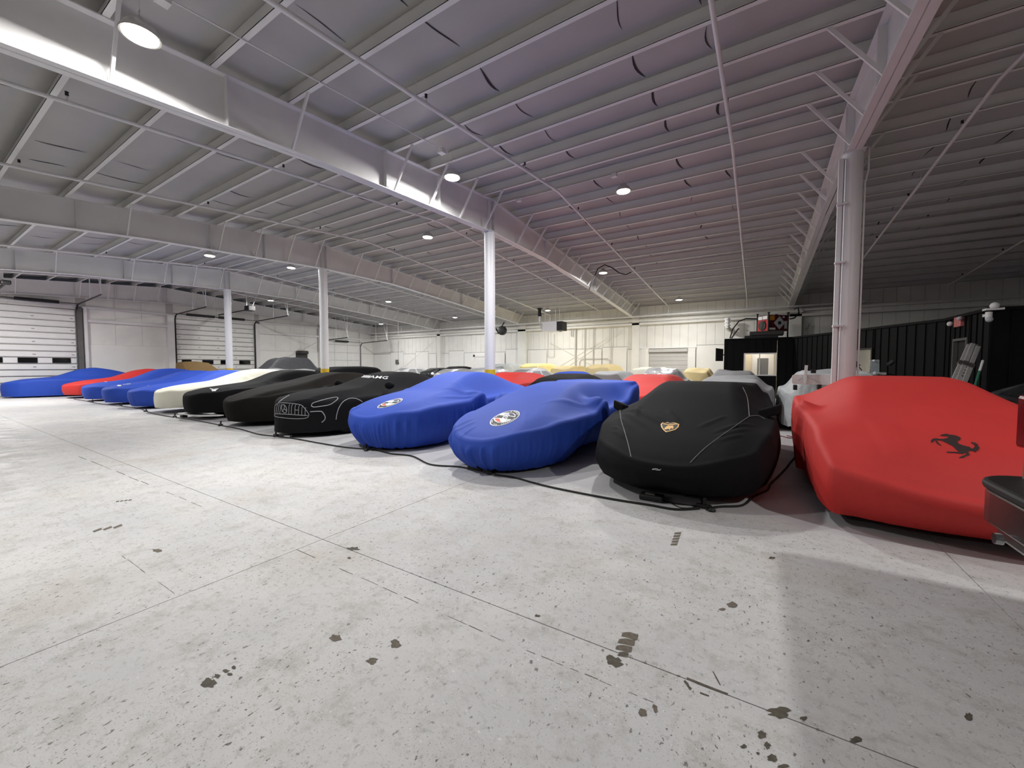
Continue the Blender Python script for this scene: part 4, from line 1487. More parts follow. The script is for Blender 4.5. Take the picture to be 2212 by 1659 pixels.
lam.decal([crop(p, *O2) for p in ([(895, 682), (912, 660), (938, 645), (960, 648), (985, 644), (990, 662), (985, 680), (972, 672), (958, 676), (952, 690), (940, 676), (918, 684)],
                                  [(888, 622), (935, 634), (1030, 626), (1030, 634), (935, 643), (888, 632)])], 'bull_emblem', M['gold'], .006, 4, she)
OT = (1390, 1000, 21.17)
lam.decal([crop(p, *OT) for p in ([(395, 300), (420, 262), (560, 250), (560, 285), (520, 310), (400, 318)], [(560, 250), (650, 260), (690, 290), (660, 300), (600, 285), (560, 285)], [(540, 310), (600, 325), (660, 320), (700, 300), (780, 300), (815, 258), (820, 268), (760, 350), (720, 345), (620, 345), (560, 335)])], 'cover_tag', M['gprint'], .004, 4)


def pocket(car, x, y, z, rx, ry, rz, m, name='mirror_pocket'):
    mb = MB().ball((0, 0, 0), rx, ry, rz, 14, 10)
    mb.v = [(a, b, c * (1 - .25 * (b / ry)) - .15 * abs(a) * 0) for a, b, c in mb.v]
    mb.v = [tuple(car.w((a + x, b + y, c + z))) for a, b, c in mb.v]
    return mb.build(name, m, car.root, True)


def wedge_mirror(car, sx, x, y, z, m):
    pts = [(0, 0, -.02), (.10, -.02, .0), (.24, .02, .06), (.26, .10, .06), (.08, .14, -.01)]
    mb = MB().prism([(sx * a, b, c) for a, b, c in pts], (0, .02, .12))
    mb.v = [tuple(car.w((a + x, b + y, c + z))) for a, b, c in mb.v]
    return mb.build('mirror_pocket', m, car.root, bevel=.02)


wedge_mirror(lam, -1, -.80, 1.75, .72, M['blackcloth'])
wedge_mirror(lam, 1, .80, 1.75, .76, M['blackcloth'])
# --- blue covered car with rear wing and round club badge
S = dict(COUPE, L=4.6, W=1.98, round=.07, bowf=.62,
         zc=[(0, .44), (.1, .52), (.5, .66), (1.0, .80), (1.5, .93), (2.1, 1.07), (2.6, 1.125), (3.1, 1.12), (3.6, 1.10), (4.05, 1.10), (4.6, 1.12)],
         zs=[(0, .42), (.3, .56), (.9, .70), (1.7, .72), (2.8, .74), (3.7, .80), (4.05, 1.0), (4.6, 1.08)],
         wr=[(0, .6), (1.2, .5), (2.2, .36), (3.2, .36), (4.0, .6), (4.25, .97), (4.6, .97)],
         plan=[(0, .78), (.12, .92), (.3, 1), (.8, 1), (.95, .98), (1, .97)], bowr=.03,
         hem=HEMB, tuck=.16, tuckf=.20, bulge=.05, wout=-.16, fold=.065, foldfront=1, wave=.003,
         bumps=[(.86, 2.15, .16, .16, .20, .08), (-.86, 2.15, .16, .16, .20, -.08)],
         creases=[(-.55, .10, -.35, .6, .03, .014), (-.42, .08, -.25, .5, .025, .013), (-.22, .06, -.16, .36, .02, .012), (.86, 2.1, .45, 1.4, .04, .012),
                  (.8, 1.9, .3, 1.1, .04, .010), (.5, .5, .25, .95, .03, .008)])
bw = Car('covered_car', 'blue covered car with round club badge and a tall rear wing under the cloth', S, M['blue'], (-3.07, 3.97), 0.0, group='covered cars of the front row', nu=140, nv=150, nk=24, seed=8)
# --- blue covered coupe with round club badge
S = dict(COUPE, L=4.6, W=1.95, round=.07, bowf=.5,
         zc=[(0, .55), (.1, .63), (.5, .78), (1.0, .88), (1.5, .95), (2.3, 1.24), (2.75, 1.30), (3.3, 1.24), (4.0, 1.02), (4.6, .92)],
         zs=[(0, .53), (.3, .66), (.9, .78), (1.7, .80), (2.8, .84), (3.8, .88), (4.6, .84)],
         wr=[(0, .62), (1.2, .55), (2.2, .38), (3.2, .38), (4.6, .5)],
         hem=HEMB, tuck=.16, tuckf=.20, bulge=.04, wout=-.16, fold=.065, foldfront=1, wave=.003,
         bumps=[(.88, 1.98, .14, .16, .14, .10), (-.88, 1.98, .14, .16, .14, -.10)],
         creases=[(.90, 1.95, .25, 1.45 + .09 * k, .025, .012) for k in range(6)] + [(.92, 1.9, .6, 1.1 + .1 * k, .025, .012) for k in range(3)] + [(-.45, .05, -.38, .4, .03, .014)])
bc = Car('covered_car', 'blue covered coupe with round club badge, left of the winged blue car', S, M['blue'], (-5.50, 4.14), 0.0, group='covered cars of the front row', nu=140, nv=150, nk=24, seed=9)
# round badge, traced once and laid on both bonnets
E3 = ((1090.4, 903.8), (31.5, -6.5), (7.5, -15.5))
E4 = ((842.5, 871.3), (26.3, -6.3), (7.5, -8.4))
OB = (1000, 860, 13.825)
badge = {'white': [], 'black': [], 'white2': [], 'navy': [], 'grey': [], 'red': []}
badge['white'] = [ell(0, 0, (1, 0), (0, 1))]
badge['black'] = [ell(0, 0, (.93, 0), (0, .93))]
B3 = np.array((E3[1], E3[2])).T
inv = np.linalg.inv(B3)


def to_uv(poly):
    return [tuple(inv @ (np.array(p) - np.array(E3[0]))) for p in crop(poly, *OB)]


badge['white2'] = [to_uv(p) for p in ([(1050, 505), (1200, 455), (1380, 440), (1500, 455), (1570, 500), (1575, 560), (1545, 580), (1350, 545), (1120, 525)],
                                      [(935, 595), (1100, 605), (1300, 625), (1460, 655), (1360, 705), (1200, 745), (1050, 745), (950, 700), (915, 640)])]
for p, q in (((1180, 605), (1225, 545)), ((1225, 545), (1305, 612)), ((1305, 612), (1345, 558)), ((1180, 600), (1240, 612)), ((1270, 548), (1340, 560))):
    badge['white2'].append(to_uv(thick(p, q, 20)))
badge['navy'] = [to_uv([(1370, 455), (1480, 465), (1540, 510), (1550, 555), (1400, 535)])]
badge['grey'] = [to_uv([(1220, 490), (1360, 460), (1385, 530), (1240, 510)]), to_uv([(1285, 650), (1390, 655), (1310, 700)])]
badge['red'] = [to_uv([(960, 620), (1085, 625), (1135, 735), (1040, 715), (970, 665)])]
for k in range(40):
    if k in (9, 10, 19, 28, 29):
        continue
    q = 2 * PI * k / 40
    dq = .045
    if random.random() < .85:
        badge['white2'].append([(.80 * math.cos(q - dq), .80 * math.sin(q - dq)), (.80 * math.cos(q + dq), .80 * math.sin(q + dq)),
                                (.89 * math.cos(q + dq), .89 * math.sin(q + dq)), (.89 * math.cos(q - dq), .89 * math.sin(q - dq))])
for car, E in ((bw, E3), (bc, E4)):
    Bm = np.array((E[1], E[2])).T
    base_ = None
    for key, nm, m_, off in (('white', 'badge', 'wtext', .003), ('black', 'badge_ring', 'bprint', .0045), ('white2', 'badge_lettering', 'wtext', .006),
                             ('navy', 'badge_flag', 'navy', .0075), ('grey', 'badge_flag', 'gprint', .0075), ('red', 'badge_flag', 'rprint', .0075)):
        bobj = car.decal([[tuple(Bm @ np.array(p) + np.array(E[0])) for p in poly] for poly in badge[key]], nm, M[m_], off, 5, base_)
        if key == 'white':
            base_ = bobj

# --- black cover printed with grille and lamps
S = dict(COUPE, L=4.55, W=1.97, round=.10, bowf=.5,
         zc=[(0, .66), (.1, .74), (.5, .84), (1.0, .90), (1.6, .96), (2.3, 1.20), (2.8, 1.285), (3.3, 1.25), (4.0, 1.06), (4.55, .93)],
         zs=[(0, .64), (.3, .74), (.9, .80), (1.7, .82), (2.8, .86), (3.8, .9), (4.55, .85)],
         wr=[(0, .68), (1.2, .6), (2.2, .4), (3.2, .38), (4.55, .5)],
         hem=[(0, .1), (.5, .1), (1.0, .14), (4.55, .14)], tuck=.03, tuckf=-.05, bulge=.0, fold=.004, wave=.003,
         creases=[(.1 + .1 * k, .3, .5 + .06 * k, 1.5, .03, .006) for k in range(4)])
amg = Car('covered_car', 'black covered car with a printed grey grille, star and lamp outlines', S, M['blackcloth'], (-8.03, 4.22), 0.0, group='covered cars of the front row', nu=70, nv=110, nk=20, seed=11)
O5 = (560, 780, 5.821)
pipes = [[(195, 690), (197, 610), (200, 570), (215, 545), (265, 527), (380, 530), (500, 545), (545, 565), (590, 620), (622, 665), (615, 700), (580, 718), (480, 725), (350, 718), (240, 705), (195, 692)],
         [(196, 662), (340, 668), (480, 678), (612, 685)], [(240, 525), (300, 475), (375, 430)],
         [(660, 545), (690, 522), (830, 482), (940, 458), (985, 460), (985, 478), (950, 510), (880, 550), (780, 568), (690, 578), (658, 565), (660, 545)],
         [(640, 637), (770, 632), (800, 650), (828, 700), (820, 740), (785, 770)],
         [(965, 735), (975, 670), (1000, 590), (1050, 515), (1120, 475), (1190, 468), (1250, 485), (1295, 512)]]
for k, p in enumerate(pipes):
    amg.line(crop(p, *O5), 'piping', M['ltext'], .008 if k > 2 else .006)
for (x0, x1) in ((232, 213), (255, 235), (280, 258), (385, 372), (422, 404), (466, 448), (512, 494), (552, 534), (588, 576)):
    amg.line(crop([(x0, 543 + max(0, (x0 - 500)) * .45), (x0 - 8 if x0 < 300 else x1 + 4, 575 + max(0, (x0 - 500)) * .3), (x1, 664 + (x1 - 200) * .05)], *O5), 'grille_line', M['ltext'], .005)
amg.line(crop([(448, 614), (488, 618)], *O5), 'grille_line', M['ltext'], .005)
amg.line(crop(ell(314, 600, (31, 3), (10, 52), 26) + [(345, 603)], *O5), 'star_ring', M['ltext'], .006)
for p in ((320, 552), (292, 636), (341, 622)):
    amg.line(crop([(315, 598), p], *O5), 'star_ray', M['ltext'], .006)
amg.decal(text_px('AMG', crop([(1372, 212), (1606, 228), (1628, 194), (1402, 182)], *O5)), 'cover_lettering', M['wtext'], .004, 5)
for k in range(4):
    a = 1282 + k * 24
    amg.decal([crop([(a, 206 + k * 2), (a + 14, 207 + k * 2), (a + 56, 181 + k), (a + 40, 180 + k)], *O5)], 'lettering_stripe', M['wtext'], .004, 5)
pocket(amg, .93, 1.95, .98, .13, .09, .085, M['blackcloth'])
pocket(amg, -.93, 1.95, .98, .13, .09, .085, M['blackcloth'])
# --- brown-black covered car
S = dict(COUPE, L=4.6, W=1.96, bowf=.55, zc=[(0, .56), (.1, .64), (.6, .80), (1.2, .93), (1.7, 1.02), (2.4, 1.2), (2.8, 1.245), (3.3, 1.22), (4.0, 1.08), (4.6, .98)],
         zs=[(0, .54), (.3, .66), (.9, .8), (1.7, .85), (2.8, .88), (4.6, .9)], hem=[(0, .12), (4.6, .13)], tuck=.06, tuckf=.1, fold=.003,
         bumps=[(.9, 2.0, .1, .12, .1, .08)])
bb = Car('covered_car', 'plain soot-brown covered car between the grille-print car and the winged-emblem car', S, M['browncloth'], (-10.45, 4.28), 0.0, group='covered cars of the front row', nu=56, nv=90, seed=13)
# --- black covered car with small winged emblem
S = dict(COUPE, L=4.65, W=1.95, bowf=.45, zc=[(0, .60), (.1, .69), (.6, .81), (1.2, .88), (1.7, .95), (2.4, 1.24), (2.8, 1.30), (3.4, 1.26), (4.1, 1.08), (4.65, 1.0)],
         zs=[(0, .58), (.3, .72), (.9, .82), (1.7, .86), (2.8, .9), (4.65, .92)], hem=[(0, .17), (4.65, .18)], tuck=.03, tuckf=.04, fold=.006,
         bumps=[(.9, 2.0, .12, .14, .1, .1)], creases=[(.2, .5, .7, .9, .03, .01), (.1, .35, .6, .6, .03, .01), (.9, 2.0, .3, 1.6, .03, .012)])
bk = Car('covered_car', 'black covered car with a small white winged emblem on the bonnet', S, M['blackcloth'], (-12.95, 4.35), 0.0, group='covered cars of the front row', nu=50, nv=80, seed=14)
OE = (280, 640, 7.373)
bk.decal([crop(p, *OE) for p in ([(1270, 1463), (1340, 1480), (1420, 1468), (1385, 1492), (1368, 1515), (1330, 1512), (1300, 1488)], [(1300, 1500), (1345, 1512), (1320, 1518)])], 'winged_emblem', M['wtext'], .006, 3)
mb = MB().prism([(.62, .05, .1), (.95, .35, .1), (.95, .5, .1), (-.6, .2, .1), (-.6, .02, .1)], (0, 0, .025))
mb.v = [tuple(bk.w(p)) for p in mb.v]
mb.build('front_splitter', M['white'], bk.root)
# --- cream covered car
S = dict(COUPE, L=4.7, W=1.93, bowf=.35, zc=[(0, .60), (.1, .68), (.5, .78), (1.0, .86), (1.6, .94), (2.4, 1.25), (2.9, 1.32), (3.5, 1.27), (4.2, 1.1), (4.7, 1.0)],
         zs=[(0, .60), (.3, .70), (.9, .82), (1.7, .86), (2.8, .9), (4.7, .92)], hem=[(0, .16), (.5, .17), (1, .2), (4.7, .2)], tuck=.03, tuckf=.0, fold=.007, wave=.006,
         creases=[(-.5, .5, .4, .7, .03, .014), (-.3, .8, .5, .95, .03, .014), (-.6, .3, .5, .35, .03, .012), (.9, 2.1, .3, 1.5, .04, .015), (.95, 2.6, .4, 2.0, .05, .016)])
cr = Car('covered_car', 'cream covered car, the only white one of the front row', S, M['cream'], (-15.35, 4.45), 0.0, group='covered cars of the front row', nu=50, nv=80, seed=15)
# --- three blue cars with white script, a red one, and the farthest blue one
def script_marks(q):
    """a row of small strokes inside the photo quad, as the far lettering looks"""
    q = np.array(q, float)
    out = []
    for k in range(6):
        a, b = k / 6 + .01, k / 6 + random.uniform(.09, .14)
        h = random.uniform(.6, 1.0)
        P_ = [(a, .1), (b, .1), (b, h), (a, h * .9)]
        out.append([tuple((q[0] * (1 - u) + q[1] * u) * (1 - v) + (q[3] * (1 - u) + q[2] * u) * v) for u, v in P_])
    return out


blues = [((-17.7, 4.42), 1.28, 'blue covered car next to the cream one, folds down its nose', 16, .012), ((-20.35, 4.38), 1.25, 'smooth blue covered car with white script, third blue one from the cream car' if False else 'smooth-nosed blue covered car with white script, second beyond the cream car', 17, .004),
         ((-23.15, 4.4), 1.33, 'blue covered car with faint white script beside the far red covered car', 18, .005)]
scr = [[(200, 1432), (300, 1418), (300, 1410), (200, 1424)], None, None]
for k, (pos, h, lab, sd, fo) in enumerate(blues):
    S = dict(COUPE, W=1.92, bowf=.5, zc=[(0, .56), (.12, .63), (.6, .74), (1.2, .82), (1.6, .89), (2.4, h - .05), (2.9, h), (3.4, h - .07), (4.1, 1.0), (4.5, .92)],
             zs=[(0, .54), (.3, .62), (.9, .70), (1.7, .78), (2.8, .84), (4.5, .86)], hem=[(0, .09), (1.4, .09), (1.6, .16), (3, .16), (3.3, .1), (4.5, .1)], fold=fo, foldfront=1, tuck=.08)
    c = Car('covered_car', lab, S, M['blue'], pos, 0.0, group='covered cars of the front row', nu=44, nv=70, seed=sd)
    if k == 0:
        c.decal(script_marks(crop([(360, 1400), (470, 1388), (478, 1376), (368, 1386)], *OE)) + [crop(blob(290, 1415, 34, 9), *OE), crop([(200, 1430), (260, 1415), (262, 1422), (205, 1438)], *OE)], 'white_script', M['wtext'], .006, 3)
    elif k == 1:
        OF = (160, 780, 6.144)
        c.decal(script_marks(crop([(650, 318), (752, 306), (756, 296), (655, 306)], *OF)) + [crop(blob(605, 326, 32, 8), *OF)], 'white_script', M['wtext'], .006, 3)
    else:
        c.decal(script_marks(crop([(440, 272), (545, 258), (548, 250), (445, 262)], *OF)) + [crop(blob(415, 274, 26, 5), *OF)], 'white_script', M['wtext'], .006, 3)
S = dict(COUPE, W=1.9, bowf=.3, zc=[(0, .54), (.12, .62), (.6, .75), (1.2, .84), (1.65, .90), (2.4, 1.22), (2.9, 1.30), (3.4, 1.24), (4.1, 1.04), (4.5, .94)],
         zs=[(0, .54), (.3, .66), (.9, .78), (1.7, .84), (2.8, .87), (4.5, .86)], hem=[(0, .16), (4.5, .16)], fold=.004, wave=.007)
rd = Car('covered_car', 'red covered car far left between two blue covered cars', S, M['red'], (-25.95, 4.35), 0.0, group='covered cars of the front row', seed=19)
S = dict(COUPE, W=1.9, bowf=.45, zc=[(0, .62), (.12, .70), (.6, .82), (1.2, .88), (1.65, .94), (2.4, 1.28), (2.9, 1.36), (3.4, 1.28), (4.1, 1.06), (4.5, .96)],
         zs=[(0, .60), (.3, .72), (.9, .84), (1.7, .86), (2.8, .88), (4.5, .88)], hem=[(0, .06), (4.5, .07)], fold=.004, tuck=.02)
fb = Car('covered_car', 'farthest blue covered car at the left edge, in front of the big garage door', S, M['blue'], (-28.65, 2.95), math.radians(-5), group='covered cars of the front row', seed=20)

# ------------------------------------------------------------------ rows behind
GR = 'cars parked in the rows behind'


def sedan(h, L=4.6, W=1.85, rs=.0, zb=.95, boxy=0.0, zs=None, r=.07):
    """front at y=0; h roof height; boxy 0..1 pushes the cabin square"""
    zc = [(0, .62), (.12, .72), (.8, zb - .08), (1.35, zb), (2.05 - .4 * boxy, h - .06), (2.5, h), (3.1 + .5 * boxy, h - .02), (3.9 + .45 * boxy, zb + .12 + (h - zb - .2) * boxy), (L, zb - .02 + .5 * boxy * (h - zb))]
    zs_ = zs or [(0, .58), (.3, .7), (.9, zb - .12), (1.7, zb - .06), (3.2, zb - .02), (L, zb - .06)]
    return dict(COUPE, L=L, W=W, zc=zc, zs=zs_, round=r, bowf=.3, bowr=.25, hem=[(0, .2), (L, .2)], tuck=.03, fold=.0,
                wr=[(0, .72), (1.2, .68), (1.9, .5 + .12 * boxy), (3.4, .5 + .12 * boxy), (L, .6 + .2 * boxy)], wave=0, sm=.08)


def back_cover(label, h, x, yfront, m, boxy=.3, L=4.5, W=1.9, yaw=PI, wave=.012, fold=.012, seed=1, zb=.95, nu=30, nv=44):
    s = sedan(h, L, W, boxy=boxy, zb=zb)
    s.update(hem=[(0, .12), (L, .12)], wave=wave, fold=fold, tuck=-.03, fall=1.0)
    pos = (x, yfront) if abs(yaw) < .1 else (x, yfront + L)
    return Car('covered_car', label, s, m, pos, yaw, group=GR, nu=nu, nv=nv, nk=10, seed=seed)


def back_car(label, h, x, y0, paint, film=True, L=4.6, yaw=PI, zb=.95, W=1.82):
    s = sedan(h, L, W, zb=zb)
    c = Car('parked_car', label, s, paint, (x, y0 + L) if abs(yaw) > .1 else (x, y0), yaw, group=GR, nu=34, nv=50, nk=8, part='body')
    w = W / 2
    for sx in (-1, 1):
        for (ya, yb) in ((1.62, 2.62), (2.72, 3.55)):
            up = .10 if ya < 2 else 0
            c.panes([[(sx * 1.2, ya, zb + .03), (sx * 1.2, yb, zb + .03), (sx * 1.2, yb - (.35 if ya > 2 else 0), h - .10), (sx * 1.2, ya + (.5 if ya < 2 else 0), h - .10)]], (-sx, 0, -.05), 'side_window', M['carglass'])
    c.panes([[(-w * .72, 1.36, zb + .6), (w * .72, 1.36, zb + .6), (w * .5, 1.98, zb + .6), (-w * .5, 1.98, zb + .6)]], (0, 0, -1), 'windscreen', M['carglass'])
    c.panes([[(-w * .5, 3.25, 2), (w * .5, 3.25, 2), (w * .62, 3.85, 2), (-w * .62, 3.85, 2)]], (0, 0, -1), 'rear_window', M['carglass'])
    if film:
        f = dict(s)
        f['zc'] = [(a, b + .035) for a, b in s['zc']]
        f['zs'] = [(a, b + .02) for a, b in s['zs']]
        f.update(W=W + .1, L=L + .08, wave=.014, fold=.02, hem=[(0, .3), (L, .3)])
        vs, fs = cover_mesh(f, 30, 44, 10, 5)
        vw = (vs - np.array((0, .04, 0))) @ c.R.T + c.pos
        MB().add(vw, fs).build('plastic_sheet', M['film'], c.root, 2)
    return c


# second row, tails to the columns
back_car('low car under clear plastic behind the cream covered car', 1.27, -23.3, 10.1, M['cargrey'], L=4.3)
back_car('low car under clear plastic behind the winged-emblem car', 1.25, -20.5, 10.1, M['cardark'], L=4.3)
back_cover('black covered car with a broad flat roof behind the grille-print car', 1.42, -15.9, 10.1, M['blackcloth'], .75, L=4.3, W=2.0, seed=31, wave=.003, fold=.004)
back_cover('red covered car right of the middle column foot', 1.20, -7.75, 10.0, M['red'], .2, L=4.3, seed=32, wave=.003, fold=.004, yaw=0, W=1.95)
back_cover('low black covered car behind the winged blue car', 1.185, -4.98, 10.0, M['blackcloth'], .1, L=4.3, seed=33, wave=.003, fold=.004, W=1.95)
back_cover('red covered car directly behind the black shield car', 1.175, -2.75, 10.0, M['red'], .35, L=4.3, seed=34, wave=.003, fold=.004, W=1.95, yaw=0)
back_cover('near grey covered car between the black shield car and the office window', 1.165, -.55, 10.1, M['grey'], .5, L=4.3, seed=35, W=1.8, wave=.016)
back_cover('light grey wrinkled covered car carrying a white board, left of the nearest column', 1.31, 1.40, 10.1, M['greyl'], .8, L=4.3, seed=36, W=1.85, wave=.025, fold=.03, nu=44, nv=64)
# middle row
back_car('white car under clear plastic with dark side windows behind the red covered car', 1.33, -8.75, 14.9, M['carwhite'], L=4.0, W=1.72, yaw=math.radians(174))
back_cover('blue covered roof just showing over the low black covered car', 1.20, -6.78, 14.7, M['blue'], .2, L=3.9, seed=37, wave=.003, W=1.65)
back_cover('grey covered car between the tan covers and the red covered car', 1.23, -4.98, 14.7, M['grey'], .6, L=3.9, seed=38, W=1.65, wave=.01)
back_car('pale car under clear plastic behind the red covered car, near the middle column', 1.28, -11.0, 14.8, M['carwhite'], L=3.9, W=1.7)
back_car('grey car under clear plastic left of the middle column', 1.27, -13.3, 14.8, M['cargrey'], L=3.9, W=1.75)
back_cover('silver film covered car overlapping the dock door', 1.345, -3.05, 14.7, M['silverfilm'], .3, L=3.9, seed=47, W=1.8, wave=.03)
back_cover('grey covered car below the office window, behind the nearer grey one', 1.265, -.72, 14.8, M['grey'], .55, L=4.2, seed=49, W=1.85, wave=.02)
# back row along the wall
back_car('blue-grey car under clear plastic beside the third column', 1.19, -27.3, 18.4, M['carblue'], L=4.2)
back_car('white car with dark windows under plastic, left in the back row', 1.36, -21.2, 19.0, M['carwhite'], L=4.2, yaw=math.radians(176))
back_car('dark car in the back row right of the white plastic-wrapped car', 1.33, -18.7, 19.0, M['cardark'], film=False, L=4.2, W=1.7)
back_cover('black covered roof in the back row beside the small wall door', 1.43, -16.85, 19.0, M['blackcloth'], .3, L=4.2, seed=41, wave=.003, W=1.7)
back_car('slate blue car in the back row left of the middle column', 1.34, -14.95, 19.0, M['carblue'], film=True, L=4.2, W=1.6)
back_cover('pale plastic-covered van-shaped car right of the middle column', 1.58, -13.0, 19.0, M['greyl'], .85, L=4.2, seed=42, W=1.75)
back_cover('pale yellow covered car, leftmost of the yellow and sand covers', 1.585, -10.8, 19.0, M['lemon'], .8, L=4.2, seed=43, W=1.8)
back_cover('sand covered car between the pale yellow one and the tall sand one', 1.455, -8.85, 19.0, M['sand'], .75, L=4.2, seed=44, W=1.78)
back_cover('tall sand covered car in front of the wall post', 1.525, -6.85, 19.0, M['sand'], .8, L=4.2, seed=45, W=1.8)
back_cover('white plastic-covered car in front of the dock door', 1.37, -4.5, 19.0, M['cream'], 1.0, L=4.2, seed=46, W=1.9)
back_cover('sand covered car right of the silver film car', 1.31, -2.35, 19.0, M['sand'], .7, L=4.2, seed=48, W=1.55, wave=.03)
# left wall vehicles
back_cover('tan tarpaulin covered car in front of the second garage door', 1.70, -27.5, 8.95, M['tan'], .15, seed=51, L=3.3, W=1.9, wave=.01, fold=.03, zb=1.0)
S = dict(COUPE, L=5.6, W=2.0, round=.1, bowf=.3,
         zc=[(0, .95), (.15, 1.05), (1.0, 1.2), (1.4, 1.3), (1.95, 1.86), (2.4, 1.95), (3.5, 2.0), (3.95, 1.92), (4.35, 1.3), (5.6, 1.28)],
         zs=[(0, .9), (.3, 1.0), (1.4, 1.1), (2.6, 1.2), (4.2, 1.2), (5.6, 1.22)], wr=[(0, .7), (1.2, .65), (2.0, .55), (3.9, .55), (4.4, .9), (5.6, .9)],
         hem=[(0, .2), (5.6, .2)], wave=.02, fold=.02, tuck=-.02)
pk = Car('covered_pickup', 'charcoal tarpaulin covered pickup with a raised cab, beyond the black sedans', S, M['charcoal'], (-25.42, 11.05), 0, group=GR, nu=40, nv=60, nk=12, seed=52, cat='pickup')

# white board lying on the light grey cover
T = thing('board', 'white laminate board with black clamps standing on the light grey covered car', 'board', (1.1, 10.0, 1.1))
a, b = at(1711, 809, 1, 9.95), at(1812, 832, 1, 9.95)
mb = MB()
r_ = .05
x0, x1, z0, z1 = a[0], b[0] + .12, b[2], a[2]
pts = []
for cx, cz, q0 in ((x1 - r_, z1 - r_, 0), (x0 + r_, z1 - r_, 90), (x0 + r_, z0 + r_, 180), (x1 - r_, z0 + r_, 270)):
    for q in (0, 30, 60, 90):
        pts.append((cx + r_ * math.cos(math.radians(q0 + q)), 9.95, cz + r_ * math.sin(math.radians(q0 + q))))
mb.prism(pts, (0, .05, .0)).build('panel', M['pinkwhite'], T)
p0, p1 = at(1742, 789, 1, 9.91), at(1740, 812, 1, 9.91)
MB().bar(p0, p1, .05, .03, (0, 1, 0)).build('post', M['steel'], T)
MB().bar(p1, at(1738, 828, 1, 9.91), .045, .03, (0, 1, 0)).build('strap', M['white'], T)
MB().bar(p1, at(1768, 824, 1, 9.92), .014, .01, (0, 1, 0)).bar(p1, at(1724, 822, 1, 9.92), .03, .01, (0, 1, 0)).build('strut', M['gprint'], T)
for x, y in ((1718, 837), (1770, 836)):
    p = at(x, y, 1, 9.95)
    MB().box(p[0] - .03, p[0] + .03, 9.9, 10.1, p[2] - .05, p[2] + .05).build('clamp', M['black'], T)
p = at(1757, 803, 1, 9.97)
MB().box(p[0] - .04, p[0] + .04, 9.93, 10.03, p[2] - .03, p[2] + .04).build('clamp', M['black'], T)

# ------------------------------------------------------------------ motorcycle behind the red car
MX, MY = 2.78, 14.2
T = thing('motorcycle', 'black touring motorcycle with mirrors and clear screen behind the red covered car', 'motorcycle', (MX, MY, 0))
for y in (MY - .05, MY + 1.45):
    MB().lathe([(.2, -.07), (.31, -.06), (.33, 0), (.31, .06), (.2, .07)], (MX, y, .33), 22, 0).build('wheel', M['tyre'], T, True)
MB().tube([(MX - .1, MY, .33), (MX - .1, MY + .22, .95)], .03, 8).tube([(MX + .1, MY, .33), (MX + .1, MY + .22, .95)], .03, 8).build('fork', M['chrome'], T, True)
MB().ball((MX, MY + .55, .92), .19, .36, .17).build('tank', M['black'], T, True)
MB().ball((MX, MY + 1.1, .84), .17, .42, .1).build('seat', M['rubber'], T, True)
MB().box(MX - .2, MX + .2, MY + .4, MY + .95, .35, .75).build('engine', M['dgrey'], T, bevel=.05)
MB().tube([(MX - .42, MY + .42, 1.14), (MX - .25, MY + .25, 1.2), (MX, MY + .2, 1.12), (MX + .25, MY + .25, 1.2), (MX + .42, MY + .42, 1.14)], .018, 8).build('handlebar', M['black'], T, True)
MB().ball((MX, MY + .08, 1.08), .13, .1, .12).build('headlamp', M['chrome'], T, True)
MB().box(MX - .22, MX + .18, MY + .16, MY + .3, 1.17, 1.25).build('dashboard', M['alu'], T, bevel=.02)
for p, q in (((1852, 789), (1862, 800)), ((1922, 786), (1908, 797))):
    a, b = at(*p, 1, MY + .35), at(*q, 1, MY + .35)
    MB().tube([b, a], .012, 6).build('mirror_stem', M['black'], T)
    d = (a - b) / np.linalg.norm(a - b)
    MB().tube([a - d * .04, a + d * .1], .055, 10).build('mirror', M['black'], T, True)
a, b = at(1877, 777, 1, MY + .1), at(1899, 806, 1, MY + .1)
MB().prism([(a[0], MY + .15, a[2]), (b[0], MY + .12, a[2]), (b[0] - .01, MY + .02, b[2]), (a[0] + .04, MY + .02, b[2])], (0, .012, 0)).build('screen', M['clearsc'], T)
MB().ball(at(1888, 779, 1, MY + .05), .035, .03, .03).build('indicator', M['white'], T)
MB().ball(at(1890, 806, 1, MY + .05), .045, .03, .045).build('indicator', M['white'], T)
# ladder and pole leaning on the black wall
T = thing('ladder', 'folded aluminium ladder leaning on the black wall behind the red covered car', 'ladder', at(2070, 860, 1, 12.3))
tops = [at(2093, 744, 1, 12.78), at(2102, 742, 1, 12.74), at(2113, 748, 1, 12.7)]
bots = [at(2060, 818, 1, 12.4), at(2070, 822, 1, 12.36), at(2083, 826, 1, 12.3)]
for k, (t, b) in enumerate(zip(tops, bots)):
    d = b - t
    e = t + d * ((t[2]) / (t[2] - b[2])) * .985
    mid = t + d * .52
    MB().bar(t, mid, .075 if k else .06, .045, (0, 1, 0)).build('rail', M['alu'], T, bevel=.01)
    MB().bar(mid + d * .05, e, .085 if k else .065, .05, (0, 1, 0)).build('rail', M['alu'], T, bevel=.01)
    MB().bar(mid - d * .03, mid + d * .08, .1, .08, (0, 1, 0)).build('hinge', M['smoke'], T, bevel=.01)
for f in (.62, .7, .78, .86):
    p = [t + (b - t) * f for t, b in zip(tops, bots)]
    MB().tube([p[0], p[2]], .02, 6).build('rung', M['smoke'], T)
MB().bar(tops[0], tops[2], .06, .05, (0, 1, 0)).build('end_cap', M['black'], T)
t, b = at(2123, 779, 1, 12.6), at(2106, 834, 1, 12.2)
T = thing('pole', 'green pole with a white tip leaning beside the aluminium ladder', 'pole', b)
m_ = t + (b - t) * .42
MB().tube([t, m_], .022, 8).build('tip', M['white'], T, True)
